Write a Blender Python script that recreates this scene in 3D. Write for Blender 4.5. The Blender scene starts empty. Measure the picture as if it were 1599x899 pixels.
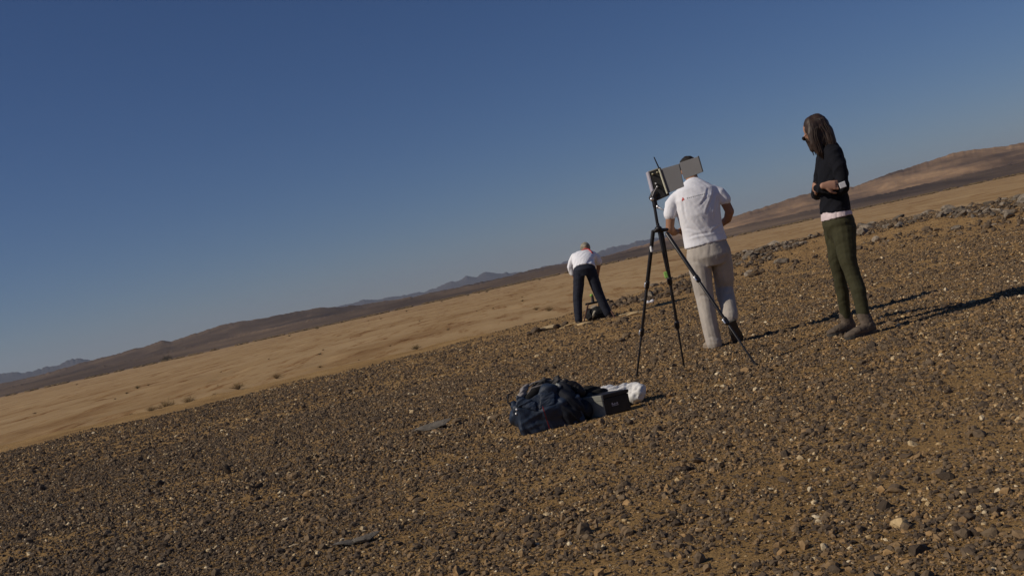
import bpy, bmesh, math, random
import numpy as np
from mathutils import Vector, Matrix, noise
from mathutils.bvhtree import BVHTree
random.seed(7); rng = np.random.default_rng(11)
SC = bpy.context.scene; COL = SC.collection
R = math.radians

# ------------------------------------------------------------------ camera, light, exposure
FPX, EYE, ROLL = 1715.0, 0.98, math.atan(.2184)
_d = (612 - .2184*799.5 - 449.5)*math.cos(ROLL)
PITCH = math.atan(_d/FPX)
cam = bpy.data.objects.new('camera', bpy.data.cameras.new('camera')); COL.objects.link(cam); SC.camera = cam
cam.data.sensor_width = 36; cam.data.lens = 36*FPX/1599
cam.data.clip_start = .05; cam.data.clip_end = 40000
_c, _s = math.cos(PITCH), math.sin(PITCH)
_P = Matrix(((1,0,0),(0,_c,-_s),(0,_s,_c)))
CR = _P @ Vector((math.cos(ROLL),0,-math.sin(ROLL))); CU = _P @ Vector((math.sin(ROLL),0,math.cos(ROLL))); CF = _P @ Vector((0,1,0))
M4 = Matrix((CR, CU, -CF)).transposed().to_4x4(); M4.translation = (0,0,EYE)
cam.matrix_world = M4

SUN_EL, SUN_AZ = R(37), math.atan2(-math.cos(R(17)), -math.sin(R(17)))   # azimuth measured from +Y to +X
SD = Vector((math.sin(SUN_AZ)*math.cos(SUN_EL), math.cos(SUN_AZ)*math.cos(SUN_EL), math.sin(SUN_EL)))
world = bpy.data.worlds.new('World'); SC.world = world; world.use_nodes = True
nt = world.node_tree; bg = nt.nodes['Background']
sky = nt.nodes.new('ShaderNodeTexSky'); sky.sky_type = 'NISHITA'; sky.sun_disc = False
sky.sun_elevation = SUN_EL; sky.sun_rotation = SUN_AZ
sky.altitude = 900; sky.air_density = 1.0; sky.dust_density = .15; sky.ozone_density = 6.0
hs = nt.nodes.new('ShaderNodeHueSaturation'); hs.inputs['Saturation'].default_value = 1.07
tn = nt.nodes.new('ShaderNodeMix'); tn.data_type = 'RGBA'; tn.blend_type = 'MULTIPLY'; tn.inputs[0].default_value = 1; tn.inputs[7].default_value = (.80,.775,.895,1)
nt.links.new(sky.outputs[0], tn.inputs[6]); nt.links.new(tn.outputs[2], hs.inputs['Color']); nt.links.new(hs.outputs[0], bg.inputs[0]); bg.inputs[1].default_value = .062
sun = bpy.data.objects.new('sun', bpy.data.lights.new('sun', 'SUN')); COL.objects.link(sun)
sun.data.energy = 3.9; sun.data.angle = R(.5); sun.data.color = (1, .90, .75)
sun.rotation_euler = SD.to_track_quat('Z', 'Y').to_euler()
SC.view_settings.view_transform = 'Standard'; SC.view_settings.look = 'None'
SC.view_settings.exposure = -.35; SC.view_settings.gamma = 1; SC.view_settings.use_curve_mapping = False

def ray(x, y): return CF + CR*((x-799.5)/FPX) - CU*((y-449.5)/FPX)
def gnd(x, y, z=0):
    r = ray(x, y); t = (z-EYE)/r.z; return (r.x*t, r.y*t)
def at(x, y, Y):
    r = ray(x, y); t = Y/r.y; return Vector((r.x*t, Y, EYE+r.z*t))

# ------------------------------------------------------------------ noise
def _h(ix, iy, seed):
    n = (ix.astype(np.int64)*374761393 + iy.astype(np.int64)*668265263 + seed*974634777) & 0xffffffff
    n = ((n ^ (n >> 13))*1274126177) & 0xffffffff
    return ((n ^ (n >> 16)) & 0xffff)/65535.0
def vn(x, y, seed=0):
    ix, iy = np.floor(x), np.floor(y); fx, fy = x-ix, y-iy
    fx = fx*fx*fx*(fx*(fx*6-15)+10); fy = fy*fy*fy*(fy*(fy*6-15)+10)
    a, b, c, d = _h(ix,iy,seed), _h(ix+1,iy,seed), _h(ix,iy+1,seed), _h(ix+1,iy+1,seed)
    return (a*(1-fx)+b*fx)*(1-fy) + (c*(1-fx)+d*fx)*fy
def fbm(x, y, o=4, seed=0):
    s = 0; a = .5; t = 0
    for k in range(o): s = s + a*vn(x*2**k+k*17.3, y*2**k+k*9.1, seed+k); t += a; a *= .5
    return s/t
def sst(x): x = np.clip(x, 0, 1); return x*x*(3-2*x)

# ------------------------------------------------------------------ materials
def mat(name, col, rough=.85, noise_amt=0., scale=20., bump=0., bscale=60., metal=0., spec=.3):
    m = bpy.data.materials.new(name); m.use_nodes = True; t = m.node_tree; b = t.nodes['Principled BSDF']
    b.inputs['Roughness'].default_value = rough; b.inputs['Metallic'].default_value = metal
    b.inputs['Specular IOR Level'].default_value = spec
    b.inputs['Base Color'].default_value = (*col, 1)
    tc = t.nodes.new('ShaderNodeTexCoord')
    if noise_amt:
        n = t.nodes.new('ShaderNodeTexNoise'); n.inputs['Scale'].default_value = scale; n.inputs['Detail'].default_value = 5
        t.links.new(tc.outputs['Object'], n.inputs['Vector'])
        r = t.nodes.new('ShaderNodeValToRGB'); r.color_ramp.elements[0].position = .3; r.color_ramp.elements[1].position = .7
        r.color_ramp.elements[0].color = (*[c*(1-noise_amt) for c in col], 1); r.color_ramp.elements[1].color = (*[min(1, c*(1+noise_amt)) for c in col], 1)
        t.links.new(n.outputs['Fac'], r.inputs['Fac']); t.links.new(r.outputs[0], b.inputs['Base Color'])
    if bump:
        n2 = t.nodes.new('ShaderNodeTexNoise'); n2.inputs['Scale'].default_value = bscale; n2.inputs['Detail'].default_value = 4
        t.links.new(tc.outputs['Object'], n2.inputs['Vector'])
        bp = t.nodes.new('ShaderNodeBump'); bp.inputs['Strength'].default_value = bump; bp.inputs['Distance'].default_value = .01
        t.links.new(n2.outputs['Fac'], bp.inputs['Height']); t.links.new(bp.outputs[0], b.inputs['Normal'])
    return m

def stone_mat(name='stone_tones'):
    m = bpy.data.materials.new(name); m.use_nodes = True; t = m.node_tree; b = t.nodes['Principled BSDF']
    b.inputs['Roughness'].default_value = .8; b.inputs['Specular IOR Level'].default_value = .25
    a = t.nodes.new('ShaderNodeAttribute'); a.attribute_name = 'tone'
    r = t.nodes.new('ShaderNodeValToRGB'); r.color_ramp.interpolation = 'LINEAR'
    cr = r.color_ramp; cs = [(0,(.060,.043,.030)),(.22,(.115,.083,.055)),(.45,(.19,.136,.083)),(.62,(.285,.185,.093)),(.8,(.40,.25,.112)),(.93,(.49,.315,.145)),(.965,(.58,.43,.23)),(1,(.76,.63,.42))]
    cr.elements[0].color = (*cs[0][1],1); cr.elements[1].color = (*cs[-1][1],1)
    for p, c in cs[1:-1]: e = cr.elements.new(p); e.color = (*c,1)
    t.links.new(a.outputs['Fac'], r.inputs['Fac'])
    tc = t.nodes.new('ShaderNodeTexCoord'); n = t.nodes.new('ShaderNodeTexNoise'); n.inputs['Scale'].default_value = 45; n.inputs['Detail'].default_value = 5
    t.links.new(tc.outputs['Object'], n.inputs['Vector'])
    mx = t.nodes.new('ShaderNodeMix'); mx.data_type = 'RGBA'; mx.blend_type = 'MULTIPLY'; mx.inputs[0].default_value = .5
    rr = t.nodes.new('ShaderNodeValToRGB'); rr.color_ramp.elements[0].position = .3; rr.color_ramp.elements[1].position = .65
    rr.color_ramp.elements[0].color = (.5,.43,.37,1); rr.color_ramp.elements[1].color = (1,1,1,1)
    t.links.new(n.outputs['Fac'], rr.inputs['Fac']); t.links.new(r.outputs[0], mx.inputs[6]); t.links.new(rr.outputs[0], mx.inputs[7])
    t.links.new(mx.outputs[2], b.inputs['Base Color'])
    bp = t.nodes.new('ShaderNodeBump'); bp.inputs['Strength'].default_value = .5; bp.inputs['Distance'].default_value = .01
    t.links.new(n.outputs['Fac'], bp.inputs['Height']); t.links.new(bp.outputs[0], b.inputs['Normal'])
    return m
STONE = stone_mat()

def ground_mat():
    m = bpy.data.materials.new('desert_ground'); m.use_nodes = True; t = m.node_tree; N, L = t.nodes, t.links; b = N['Principled BSDF']
    b.inputs['Roughness'].default_value = .95; b.inputs['Specular IOR Level'].default_value = .1
    tc = N.new('ShaderNodeTexCoord')
    def nz(scale, detail=5, rough=.6, vec=None, stretch=None):
        n = N.new('ShaderNodeTexNoise'); n.inputs['Scale'].default_value = scale; n.inputs['Detail'].default_value = detail; n.inputs['Roughness'].default_value = rough
        if stretch:
            mp = N.new('ShaderNodeMapping'); mp.inputs['Scale'].default_value = stretch; L.new(tc.outputs['Object'], mp.inputs[0]); L.new(mp.outputs[0], n.inputs['Vector'])
        else: L.new(tc.outputs['Object'], n.inputs['Vector'])
        return n
    def ramp(src, stops):
        r = N.new('ShaderNodeValToRGB'); c = r.color_ramp; c.elements[0].position, c.elements[0].color = stops[0][0], (*stops[0][1],1); c.elements[1].position, c.elements[1].color = stops[-1][0], (*stops[-1][1],1)
        for p, q in stops[1:-1]: e = c.elements.new(p); e.color = (*q,1)
        L.new(src, r.inputs['Fac']); return r.outputs[0]
    def mix(f, a, b_, mode='MIX'):
        x = N.new('ShaderNodeMix'); x.data_type = 'RGBA'; x.blend_type = mode
        if isinstance(f, float): x.inputs[0].default_value = f
        else: L.new(f, x.inputs[0])
        L.new(a, x.inputs[6]); L.new(b_, x.inputs[7]); return x.outputs[2]
    soil = ramp(nz(.9, 6).outputs['Fac'], [(.3,(.31,.19,.078)),(.5,(.43,.27,.112)),(.7,(.53,.345,.152))])
    grit = ramp(nz(75, 5, .75).outputs['Fac'], [(.36,(.25,.23,.22)),(.48,(.85,.85,.85)),(.62,(1.1,1.05,1)),(.74,(1.5,1.4,1.25))])
    soil = mix(1., soil, grit, 'MULTIPLY')
    sand = ramp(nz(.05, 8, .65, stretch=(.6,1,1)).outputs['Fac'], [(.3,(.31,.19,.088)),(.46,(.40,.268,.135)),(.7,(.45,.31,.165))])
    spots = ramp(nz(1, 6, .72, stretch=(.45,.06,1)).outputs['Fac'], [(.33,(.42,.30,.22)),(.39,(.72,.62,.52)),(.47,(.97,.96,.94)),(.6,(1,1,1)),(.7,(1.1,1.1,1.1))])
    sand = mix(1., sand, spots, 'MULTIPLY')
    spot2 = ramp(nz(1, 6, .65, stretch=(.07,.014,1)).outputs['Fac'], [(.30,(.62,.52,.42)),(.42,(.9,.87,.82)),(.55,(1,1,1))])
    sand = mix(1., sand, spot2, 'MULTIPLY')
    pedi = ramp(nz(.012, 8, .7, stretch=(1,.35,1)).outputs['Fac'], [(.3,(.13,.088,.055)),(.5,(.19,.13,.08)),(.7,(.26,.18,.11))])
    tanc = ramp(nz(2.2, 6, .7).outputs['Fac'], [(.3,(.28,.165,.068)),(.55,(.38,.235,.1)),(.75,(.45,.29,.13))])
    def att(n):
        a = N.new('ShaderNodeAttribute'); a.attribute_name = n; return a.outputs['Fac']
    c = mix(att('tan'), soil, tanc); c = mix(att('plain'), c, sand); c = mix(att('pediment'), c, pedi)
    L.new(c, b.inputs['Base Color'])
    g2 = nz(60, 6, .8); bp = N.new('ShaderNodeBump'); bp.inputs['Strength'].default_value = .9; bp.inputs['Distance'].default_value = .02
    L.new(g2.outputs['Fac'], bp.inputs['Height'])
    g3 = nz(6, 5, .7); bp2 = N.new('ShaderNodeBump'); bp2.inputs['Strength'].default_value = .5; bp2.inputs['Distance'].default_value = .06
    L.new(g3.outputs['Fac'], bp2.inputs['Height']); L.new(bp.outputs[0], bp2.inputs['Normal']); L.new(bp2.outputs[0], b.inputs['Normal'])
    return m

# ------------------------------------------------------------------ mesh helpers
def mesh_np(name, co, faces, m=None, smooth=False, attrs=None):
    """faces: (n,3) or (n,4) int array"""
    me = bpy.data.meshes.new(name); nv, (nf, k) = len(co), faces.shape
    me.vertices.add(nv); me.vertices.foreach_set('co', np.ascontiguousarray(co, dtype=np.float32).ravel())
    me.loops.add(nf*k); me.loops.foreach_set('vertex_index', np.ascontiguousarray(faces, dtype=np.int32).ravel())
    me.polygons.add(nf); me.polygons.foreach_set('loop_start', np.arange(0, nf*k, k, dtype=np.int32))
    me.update(calc_edges=True); me.polygons.foreach_set('use_smooth', np.full(nf, smooth))
    for a, v in (attrs or {}).items():
        at_ = me.attributes.new(a, 'FLOAT', 'POINT'); at_.data.foreach_set('value', np.ascontiguousarray(v, dtype=np.float32))
    if m: me.materials.append(m)
    return me
def link(name, me, parent=None, loc=None, rot=None):
    o = bpy.data.objects.new(name, me); COL.objects.link(o)
    if parent: o.parent = parent
    if loc is not None: o.location = loc
    if rot is not None: o.rotation_euler = rot
    return o
def tag(o, label=None, cat=None, group=None, kind=None):
    if label: o['label'] = label
    if cat: o['category'] = cat
    if group: o['group'] = group
    if kind: o['kind'] = kind
    return o
def empty(name, loc, rz=0): return link(name, None, None, loc, (0,0,rz))
def bm_obj(name, bm, m, parent=None, smooth=False, bevel=0, **k):
    bmesh.ops.recalc_face_normals(bm, faces=bm.faces)
    me = bpy.data.meshes.new(name); bm.to_mesh(me); bm.free(); me.materials.append(m)
    if smooth: me.polygons.foreach_set('use_smooth', np.full(len(me.polygons), True))
    o = link(name, me, parent, **k)
    if bevel:
        md = o.modifiers.new('bevel', 'BEVEL'); md.width = bevel; md.segments = 2; md.limit_method = 'ANGLE'
    return o
def V(*a): return Vector(a[0] if len(a) == 1 else a)
def tube(bm, pts, rad, side=(1,0,0), n=14, cap=True):
    """loft: pts list, rad list of float or (a,b); a along 'side', b across; rounded ends"""
    pts = [V(p) for p in pts]; rad = [(r, r) if not hasattr(r, '__len__') else tuple(r) for r in rad]; side = V(side)
    T = []
    for i in range(len(pts)):
        a = pts[max(0, i-1)]; b = pts[min(len(pts)-1, i+1)]; T.append((b-a).normalized())
    P, Q, D = [], [], []
    if cap:
        for ang in (80, 55, 28):
            s = R(ang); k = min(rad[0]); P.append(pts[0]-T[0]*k*math.sin(s)); Q.append((rad[0][0]*math.cos(s), rad[0][1]*math.cos(s))); D.append(T[0])
    P += pts; Q += rad; D += T
    if cap:
        for ang in (28, 55, 80):
            s = R(ang); k = min(rad[-1]); P.append(pts[-1]+T[-1]*k*math.sin(s)); Q.append((rad[-1][0]*math.cos(s), rad[-1][1]*math.cos(s))); D.append(T[-1])
    rings = []
    for p, (ra, rb), t in zip(P, Q, D):
        a = side - t*side.dot(t)
        if a.length < 1e-3: a = Vector((0,1,0)) - t*t.y
        if a.length < 1e-3: a = Vector((0,0,1)) - t*t.z
        a.normalize(); b = t.cross(a)
        rings.append([bm.verts.new(p + a*ra*math.cos(2*math.pi*j/n) + b*rb*math.sin(2*math.pi*j/n)) for j in range(n)])
    for r0, r1 in zip(rings, rings[1:]):
        for j in range(n): bm.faces.new((r0[j], r0[(j+1) % n], r1[(j+1) % n], r1[j]))
    bm.faces.new(rings[0][::-1]); bm.faces.new(rings[-1])
def ell(bm, c, r, rot=None, sub=3):
    res = bmesh.ops.create_icosphere(bm, subdivisions=sub, radius=1)
    M = Matrix.Translation(V(c)) @ ((rot.to_4x4()) if rot else Matrix.Identity(4)) @ Matrix.Diagonal((*r, 1))
    bmesh.ops.transform(bm, matrix=M, verts=res['verts'])
def box(bm, c, s, rot=None):
    res = bmesh.ops.create_cube(bm, size=1)
    M = Matrix.Translation(V(c)) @ ((rot.to_4x4()) if rot else Matrix.Identity(4)) @ Matrix.Diagonal((*s, 1))
    bmesh.ops.transform(bm, matrix=M, verts=res['verts'])
def slab(bm, quad, th):
    """quad of 4 points, thickened by th along its normal (away from the viewer side)"""
    q = [V(p) for p in quad]; n = (q[3]-q[0]).cross(q[1]-q[0]).normalized()*th
    a = [bm.verts.new(p) for p in q]; b = [bm.verts.new(p+n) for p in q]
    bm.faces.new(a); bm.faces.new(b[::-1])
    for i in range(4): bm.faces.new((a[i], b[i], b[(i+1) % 4], a[(i+1) % 4]))
def remesh(name, bm, m, parent=None, vox=.008, smooth=4, disp=None, loc=None):
    """union of closed shapes as ONE continuous skin"""
    bmesh.ops.recalc_face_normals(bm, faces=bm.faces)
    me = bpy.data.meshes.new('tmp'); bm.to_mesh(me); bm.free()
    o = bpy.data.objects.new('tmp', me); COL.objects.link(o)
    md = o.modifiers.new('r', 'REMESH'); md.mode = 'VOXEL'; md.voxel_size = vox; md.adaptivity = 0
    if smooth: ms = o.modifiers.new('s', 'SMOOTH'); ms.iterations = smooth; ms.factor = .5
    dg = bpy.context.evaluated_depsgraph_get(); dg.update()
    out = bpy.data.meshes.new_from_object(o.evaluated_get(dg)); bpy.data.objects.remove(o); bpy.data.meshes.remove(me)
    if disp:
        nv = len(out.vertices); co = np.empty(nv*3, np.float32); out.vertices.foreach_get('co', co); co = co.reshape(-1,3)
        no = np.empty(nv*3, np.float32); out.vertex_normals.foreach_get('vector', no); no = no.reshape(-1,3)
        co = co + no*disp(co)[:,None]; out.vertices.foreach_set('co', co.astype(np.float32).ravel()); out.update()
    out.name = name; out.materials.clear(); out.materials.append(m)
    out.polygons.foreach_set('use_smooth', np.full(len(out.polygons), True))
    return link(name, out, parent, loc)
def folds(direction, across=16., along=3., amp=.006, seed=1, base=.0):
    """cloth folds running along a direction (u) on the X-Z view and around"""
    d = V(direction).normalized(); p = d.cross(V(0,1,0)).normalized()
    def f(co):
        u = co @ np.array(d); v = co @ np.array(p) + co[:,1]*.6
        n = fbm(v*across+3.1, u*along+1.7, 3, seed); n2 = vn(co[:,0]*45, co[:,2]*45+co[:,1]*45, seed+5)
        rid = 1-np.abs(2*n-1)*1.6
        return (rid-.5)*amp + (n2-.5)*.0015 + base
    return f
def creases(segs, w=.011):
    """single cloth creases: valley along each segment with a ridge beside it, on the back (y<0) side"""
    def f(co):
        o = np.zeros(len(co)); back = (co[:,1] < .02)
        for (x0, z0), (x1, z1), d in segs:
            dx, dz = x1-x0, z1-z0; L2 = dx*dx+dz*dz; t = ((co[:,0]-x0)*dx+(co[:,2]-z0)*dz)/L2
            wob = .008*np.sin(t*5+x0*40); e = ((co[:,0]-x0)*dz-(co[:,2]-z0)*dx)/math.sqrt(L2)+wob
            m = np.clip(1-np.abs(2*np.clip(t,-.2,1.2)-1)**3, 0, 1)*back
            o += m*(-d*np.exp(-(e/w)**2) + .7*d*np.exp(-((e-1.9*w)/(w*1.1))**2))
        return o
    return f
def addf(*fs):
    return lambda co: sum(f(co) for f in fs)

# ------------------------------------------------------------------ terrain
TH = np.array([-180,-40,-2,3,5,8,12,18,25,40,60,180.]); RE = np.array([22,22.5,22.3,22.5,23.5,27,33,33,31,28,22,22.])
ZR = np.array([0,0,0,0,.03,.12,.30,.33,.26,.15,0,0.])
def terrain(x, y):
    th = np.degrees(np.arctan2(x, y)); r = np.hypot(x, y)
    re = np.interp(th, TH, RE) + (fbm(th*.7+40, th*0, 3, 5)-.5)*1.6
    rise = sst((r-(re-9))/9)*np.interp(th, TH, ZR)
    zp = rise + (fbm(x*.5, y*.5, 4, 2)-.5)*.05*sst(r/3) + (fbm(x*2.6, y*2.6, 3, 9)-.5)*.018
    s = sst((r-re)/20.)
    gul = np.abs(fbm(x*.045+7, y*.06+3, 4, 21)-.5)*2
    zf = -2.5 + (fbm(x*.03, y*.03, 5, 31)-.5)*.5*np.exp(-r/500) + (sst(gul*7)-1)*.16 + (fbm(x*.35, y*.35, 3, 35)-.5)*.06
    z = zp*(1-s) + zf*s
    sandend = 830*(1+.10*(fbm(th*.15+9, th*0, 3, 77)-.5))
    ped = sst((r-sandend*.93)/(sandend*.13))
    z = z + sst((r-900)/1500)*6*(r < 1e9)
    plain = sst((r-re-9 + (fbm(x*.12, y*.12, 3, 61)-.5)*14)/6)
    tan = sst((r-re+12)/5 + (fbm(x*.4, y*.4, 4, 51)-.5)*1.6)*np.interp(th, [-180,-6,1,6,60,180], [.0,.0,.3,1,1,.0])*(1-plain)
    tan = np.clip(tan + .35*sst((fbm(x*.5+5, y*.8+2, 4, 71)-.5)*7)*(1-plain), 0, 1)
    return z, plain, ped, tan
def zg(x, y): return float(terrain(np.array([float(x)]), np.array([float(y)]))[0][0])

fa = np.arange(-36, 36, .1); ba = np.arange(36, 324, 2.); ang = np.radians(np.concatenate([fa, ba]))
rr = np.concatenate([np.arange(.6, 40, .11), np.geomspace(40, 10500, 330)])
A, RR = np.meshgrid(ang, rr); X, Y = np.sin(A)*RR, np.cos(A)*RR
Z, pl, pe, tn = terrain(X, Y)
na, nr = len(ang), len(rr)
co = np.stack([X, Y, Z], -1).reshape(-1,3)
i = np.arange(nr-1)[:,None]*na; j = np.arange(na)[None,:]; j2 = (j+1) % na
F = np.stack([i+j, i+j2, i+na+j2, i+na+j], -1).reshape(-1,4)[:, ::-1]
co = np.vstack([co, [[0,0,float(Z[0].mean())]]]); cen = len(co)-1
GM = ground_mat()
at_ = {'plain': np.append(pl.ravel(), 0), 'pediment': np.append(pe.ravel(), 0), 'tan': np.append(tn.ravel(), 0)}
capf = np.stack([np.full(na, cen), (np.arange(na)+1) % na, np.arange(na), np.arange(na)], -1)
me = mesh_np('ground', co, F, GM, True, at_)
# close the small disc under the camera
bmd = bmesh.new(); bmd.from_mesh(me); bmd.verts.ensure_lookup_table()
for k in range(na): bmd.faces.new((bmd.verts[cen], bmd.verts[(k+1) % na], bmd.verts[k]))
bmesh.ops.recalc_face_normals(bmd, faces=bmd.faces[-na:]); bmd.to_mesh(me); bmd.free()
tag(link('ground', me), kind='structure')

# ------------------------------------------------------------------ hills and mountains
PROF = [(-400,22),(-200,26),(0,27),(35,23),(75,21),(100,20),(115,24),(150,22),(190,22.5),(230,21),(260,24),(275,20),(310,24),(345,27),(380,29),(405,25),(460,24.5),(500,23),(540,19),(560,17),(575,18),(590,14),(640,13),(670,10),(700,16),(720,18),(735,20),(748,17),(760,18.5),(780,14),(800,10),(830,11),(880,10),(940,15),(1000,17),(1060,20),(1140,24),(1200,27),(1260,33),(1310,30),(1345,28),(1370,31),(1400,36),(1440,38),(1470,41),(1500,44),(1540,41),(1570,38),(1599,36),(1800,40),(2100,30)]
def hill_mat(name, c1, c2, c3, sc, vs=1.):
    m = bpy.data.materials.new(name); m.use_nodes = True; t = m.node_tree; b = t.nodes['Principled BSDF']; b.inputs['Roughness'].default_value = .95; b.inputs['Specular IOR Level'].default_value = .1
    tc = t.nodes.new('ShaderNodeTexCoord'); mp = t.nodes.new('ShaderNodeMapping'); mp.inputs['Scale'].default_value = (1,.5,vs)
    n = t.nodes.new('ShaderNodeTexNoise'); n.inputs['Scale'].default_value = sc; n.inputs['Detail'].default_value = 9; n.inputs['Roughness'].default_value = .62
    r = t.nodes.new('ShaderNodeValToRGB'); r.color_ramp.elements[0].position = .36; r.color_ramp.elements[1].position = .68
    r.color_ramp.elements[0].color = (*c1,1); r.color_ramp.elements[1].color = (*c3,1); e = r.color_ramp.elements.new(.52); e.color = (*c2,1)
    t.links.new(tc.outputs['Object'], mp.inputs[0]); t.links.new(mp.outputs[0], n.inputs['Vector']); t.links.new(n.outputs['Fac'], r.inputs['Fac']); t.links.new(r.outputs[0], b.inputs['Base Color'])
    n2 = t.nodes.new('ShaderNodeTexNoise'); n2.inputs['Scale'].default_value = sc*6; n2.inputs['Detail'].default_value = 8; n2.inputs['Roughness'].default_value = .7
    t.links.new(tc.outputs['Object'], n2.inputs['Vector'])
    bp = t.nodes.new('ShaderNodeBump'); bp.inputs['Strength'].default_value = .55; bp.inputs['Distance'].default_value = 4
    t.links.new(n2.outputs['Fac'], bp.inputs['Height']); t.links.new(bp.outputs[0], b.inputs['Normal'])
    return m
def hills(name, px0, px1, r0, r1, prof, m, rough=.3, seed=3, nr=60, zb=-2.4, fade=80):
    a = np.arange(px0, px1, 1.5 if r0 < 4000 else 1.2); pxs = np.array([p[0] for p in prof]); hh = np.array([p[1] for p in prof])
    a_ = np.linspace(-9, 9, 7); crest = np.mean([np.interp(a+q, pxs, hh) for q in a_], axis=0)
    edge = sst((a-px0)/fade)*sst((px1-a)/fade)
    th = np.arctan((a-799.5)/FPX*1.0)       # azimuth of that column at the horizon
    u = np.linspace(0, 1.7, nr)
    U, TT = np.meshgrid(u, th); C = np.broadcast_to(crest[:,None], U.shape); E_ = np.broadcast_to(edge[:,None], U.shape)
    RRR = (r0 + (r1-r0)*U); X, Y = np.sin(TT)*RRR, np.cos(TT)*RRR
    H = C/FPX*r1*np.cos(TT)**.0
    sh = np.where(U < 1, sst(U)**1.25*.5+.5*U**2.2, 1-sst((U-1)/.7))
    nz = np.abs(fbm(X/(r1*.05), Y/(r1*.09), 5, seed+9)-.5)*2
    fine = (np.interp(a, pxs, hh)-crest) + (fbm(a*.22, a*0+3, 4, seed+1)-.5)*(1.6 if r0 < 4000 else 3.5) + (fbm(a*.06, a*0, 5, seed)-.5)*(2.6 if r0 < 4000 else 4.5)
    H = H + fine[:,None]/FPX*r1*np.exp(-((U-1)/.10)**2)
    nz2 = fbm(X/(r1*.018), Y/(r1*.02), 4, seed+19)-.5
    H = H*(1+nz2*.35*np.clip(4*U*(1-U), 0, 1))
    Zz = (H*E_+EYE-zb)*sh*(1-rough*(1-nz)*np.clip(4*U*(1-np.clip(U,0,1)), 0, 1)) + zb - .6
    n0, n1 = U.shape; co = np.stack([X, Y, Zz], -1).reshape(-1,3)
    i = np.arange(n0-1)[:,None]*n1; j = np.arange(n1-1)[None,:]
    F = np.stack([i+j, i+n1+j, i+n1+j+1, i+j+1], -1).reshape(-1,4)
    o = link(name, mesh_np(name, co, F, m, True)); tag(o, kind='structure'); return o
# column pixel is measured along the tilted horizon: x on the photo for a point on the skyline
pr = lambda pts: [((x-800)/math.cos(ROLL)*1.0+800 - h*math.sin(ROLL)*0, h) for x, h in pts]
brown = hill_mat('brown_hill_rock', (.06,.042,.032), (.125,.086,.058), (.22,.15,.095), .006)
dune = hill_mat('sandy_hill_rock', (.10,.068,.05), (.24,.155,.095), (.46,.29,.16), .0075, 4.)
blue = hill_mat('distant_mountain_rock', (.06,.05,.05), (.09,.075,.07), (.12,.1,.09), .0012)
low = lambda pts, sub: [(x, max(2, h-sub)) for x, h in pts]
hills('hills', -700, 960, 900, 1900, pr([(-700,10),(-100,12),(60,12),(120,16),(180,19),(230,21),(260,24),(275,20),(310,24),(345,27),(380,29),(405,25),(460,24.5),(500,23),(540,17),(570,13),(640,9),(700,8),(800,8),(830,10),(880,9.5),(900,8),(960,5)]), brown, seed=3)
hills('hills', 860, 2400, 880, 1800, pr([(860,4),(940,6),(1000,10),(1060,15),(1140,23),(1200,27),(1260,33),(1310,30),(1345,28),(1370,31),(1400,36),(1440,38),(1470,41),(1500,44),(1540,41),(1570,38),(1599,36),(1800,40),(2100,30),(2400,20)]), dune, seed=13, rough=.4)
hills('hills', -900, 2600, 840, 1250, [(-900,5),(0,5),(400,8),(700,6),(1000,6),(1400,9),(1599,10),(2600,5)], brown, seed=23, rough=.2)
hills('mountains', -900, 190, 5200, 7600, pr([(-900,25),(-300,34),(0,27),(20,25),(50,21),(75,21),(100,20),(115,25),(150,22),(190,20)]), blue, seed=33, rough=.5)
hills('mountains', 480, 1120, 6200, 9000, pr([(480,5),(540,17),(560,17),(575,20),(590,15),(640,13),(665,11),(690,15),(710,18),(722,17),(735,22),(748,18),(762,20),(780,16),(800,11),(830,9),(880,10),(910,12),(940,15),(970,16),(1000,18),(1060,16),(1120,14)]), blue, seed=43, rough=.5, fade=30)

# haze
bm = bmesh.new(); box(bm, (0,0,130), (22600,22600,276))
hz = bpy.data.materials.new('haze_air'); hz.use_nodes = True; t = hz.node_tree; t.nodes.clear()
ou = t.nodes.new('ShaderNodeOutputMaterial'); pv = t.nodes.new('ShaderNodeVolumePrincipled'); pv.inputs['Color'].default_value = (.72,.82,1,1); pv.inputs['Density'].default_value = .00006; pv.inputs['Anisotropy'].default_value = .2
t.links.new(pv.outputs[0], ou.inputs['Volume'])
tag(bm_obj('haze', bm, hz), kind='stuff')

# ------------------------------------------------------------------ stones
def ico(sub):
    b = bmesh.new(); bmesh.ops.create_icosphere(b, subdivisions=sub, radius=1)
    co = np.array([v.co[:] for v in b.verts]); fc = np.array([[v.index for v in f.verts] for f in b.faces]); b.free(); return co, fc
IC1, IC2, IC3 = ico(1), ico(2), ico(3)
OCT = (np.array([(1,0,0),(0,1,0),(-1,0,0),(0,-1,0),(.1,.1,1),(0,0,-1)], float), np.array([(0,1,4),(1,2,4),(2,3,4),(3,0,4),(1,0,5),(2,1,5),(3,2,5),(0,3,5)]))
def rockshape(base, seed, cuts=7, tex=.05):
    """angular block: sphere clipped by random planes"""
    r = np.random.default_rng(seed); co = base[0].copy()
    for _ in range(cuts):
        n = r.normal(size=3); n /= np.linalg.norm(n); d = r.uniform(.45, .8)
        s = co @ n; over = np.maximum(0, s-d); co -= n[None,:]*over[:,None]
    co += r.normal(size=co.shape)*tex
    return co
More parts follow.
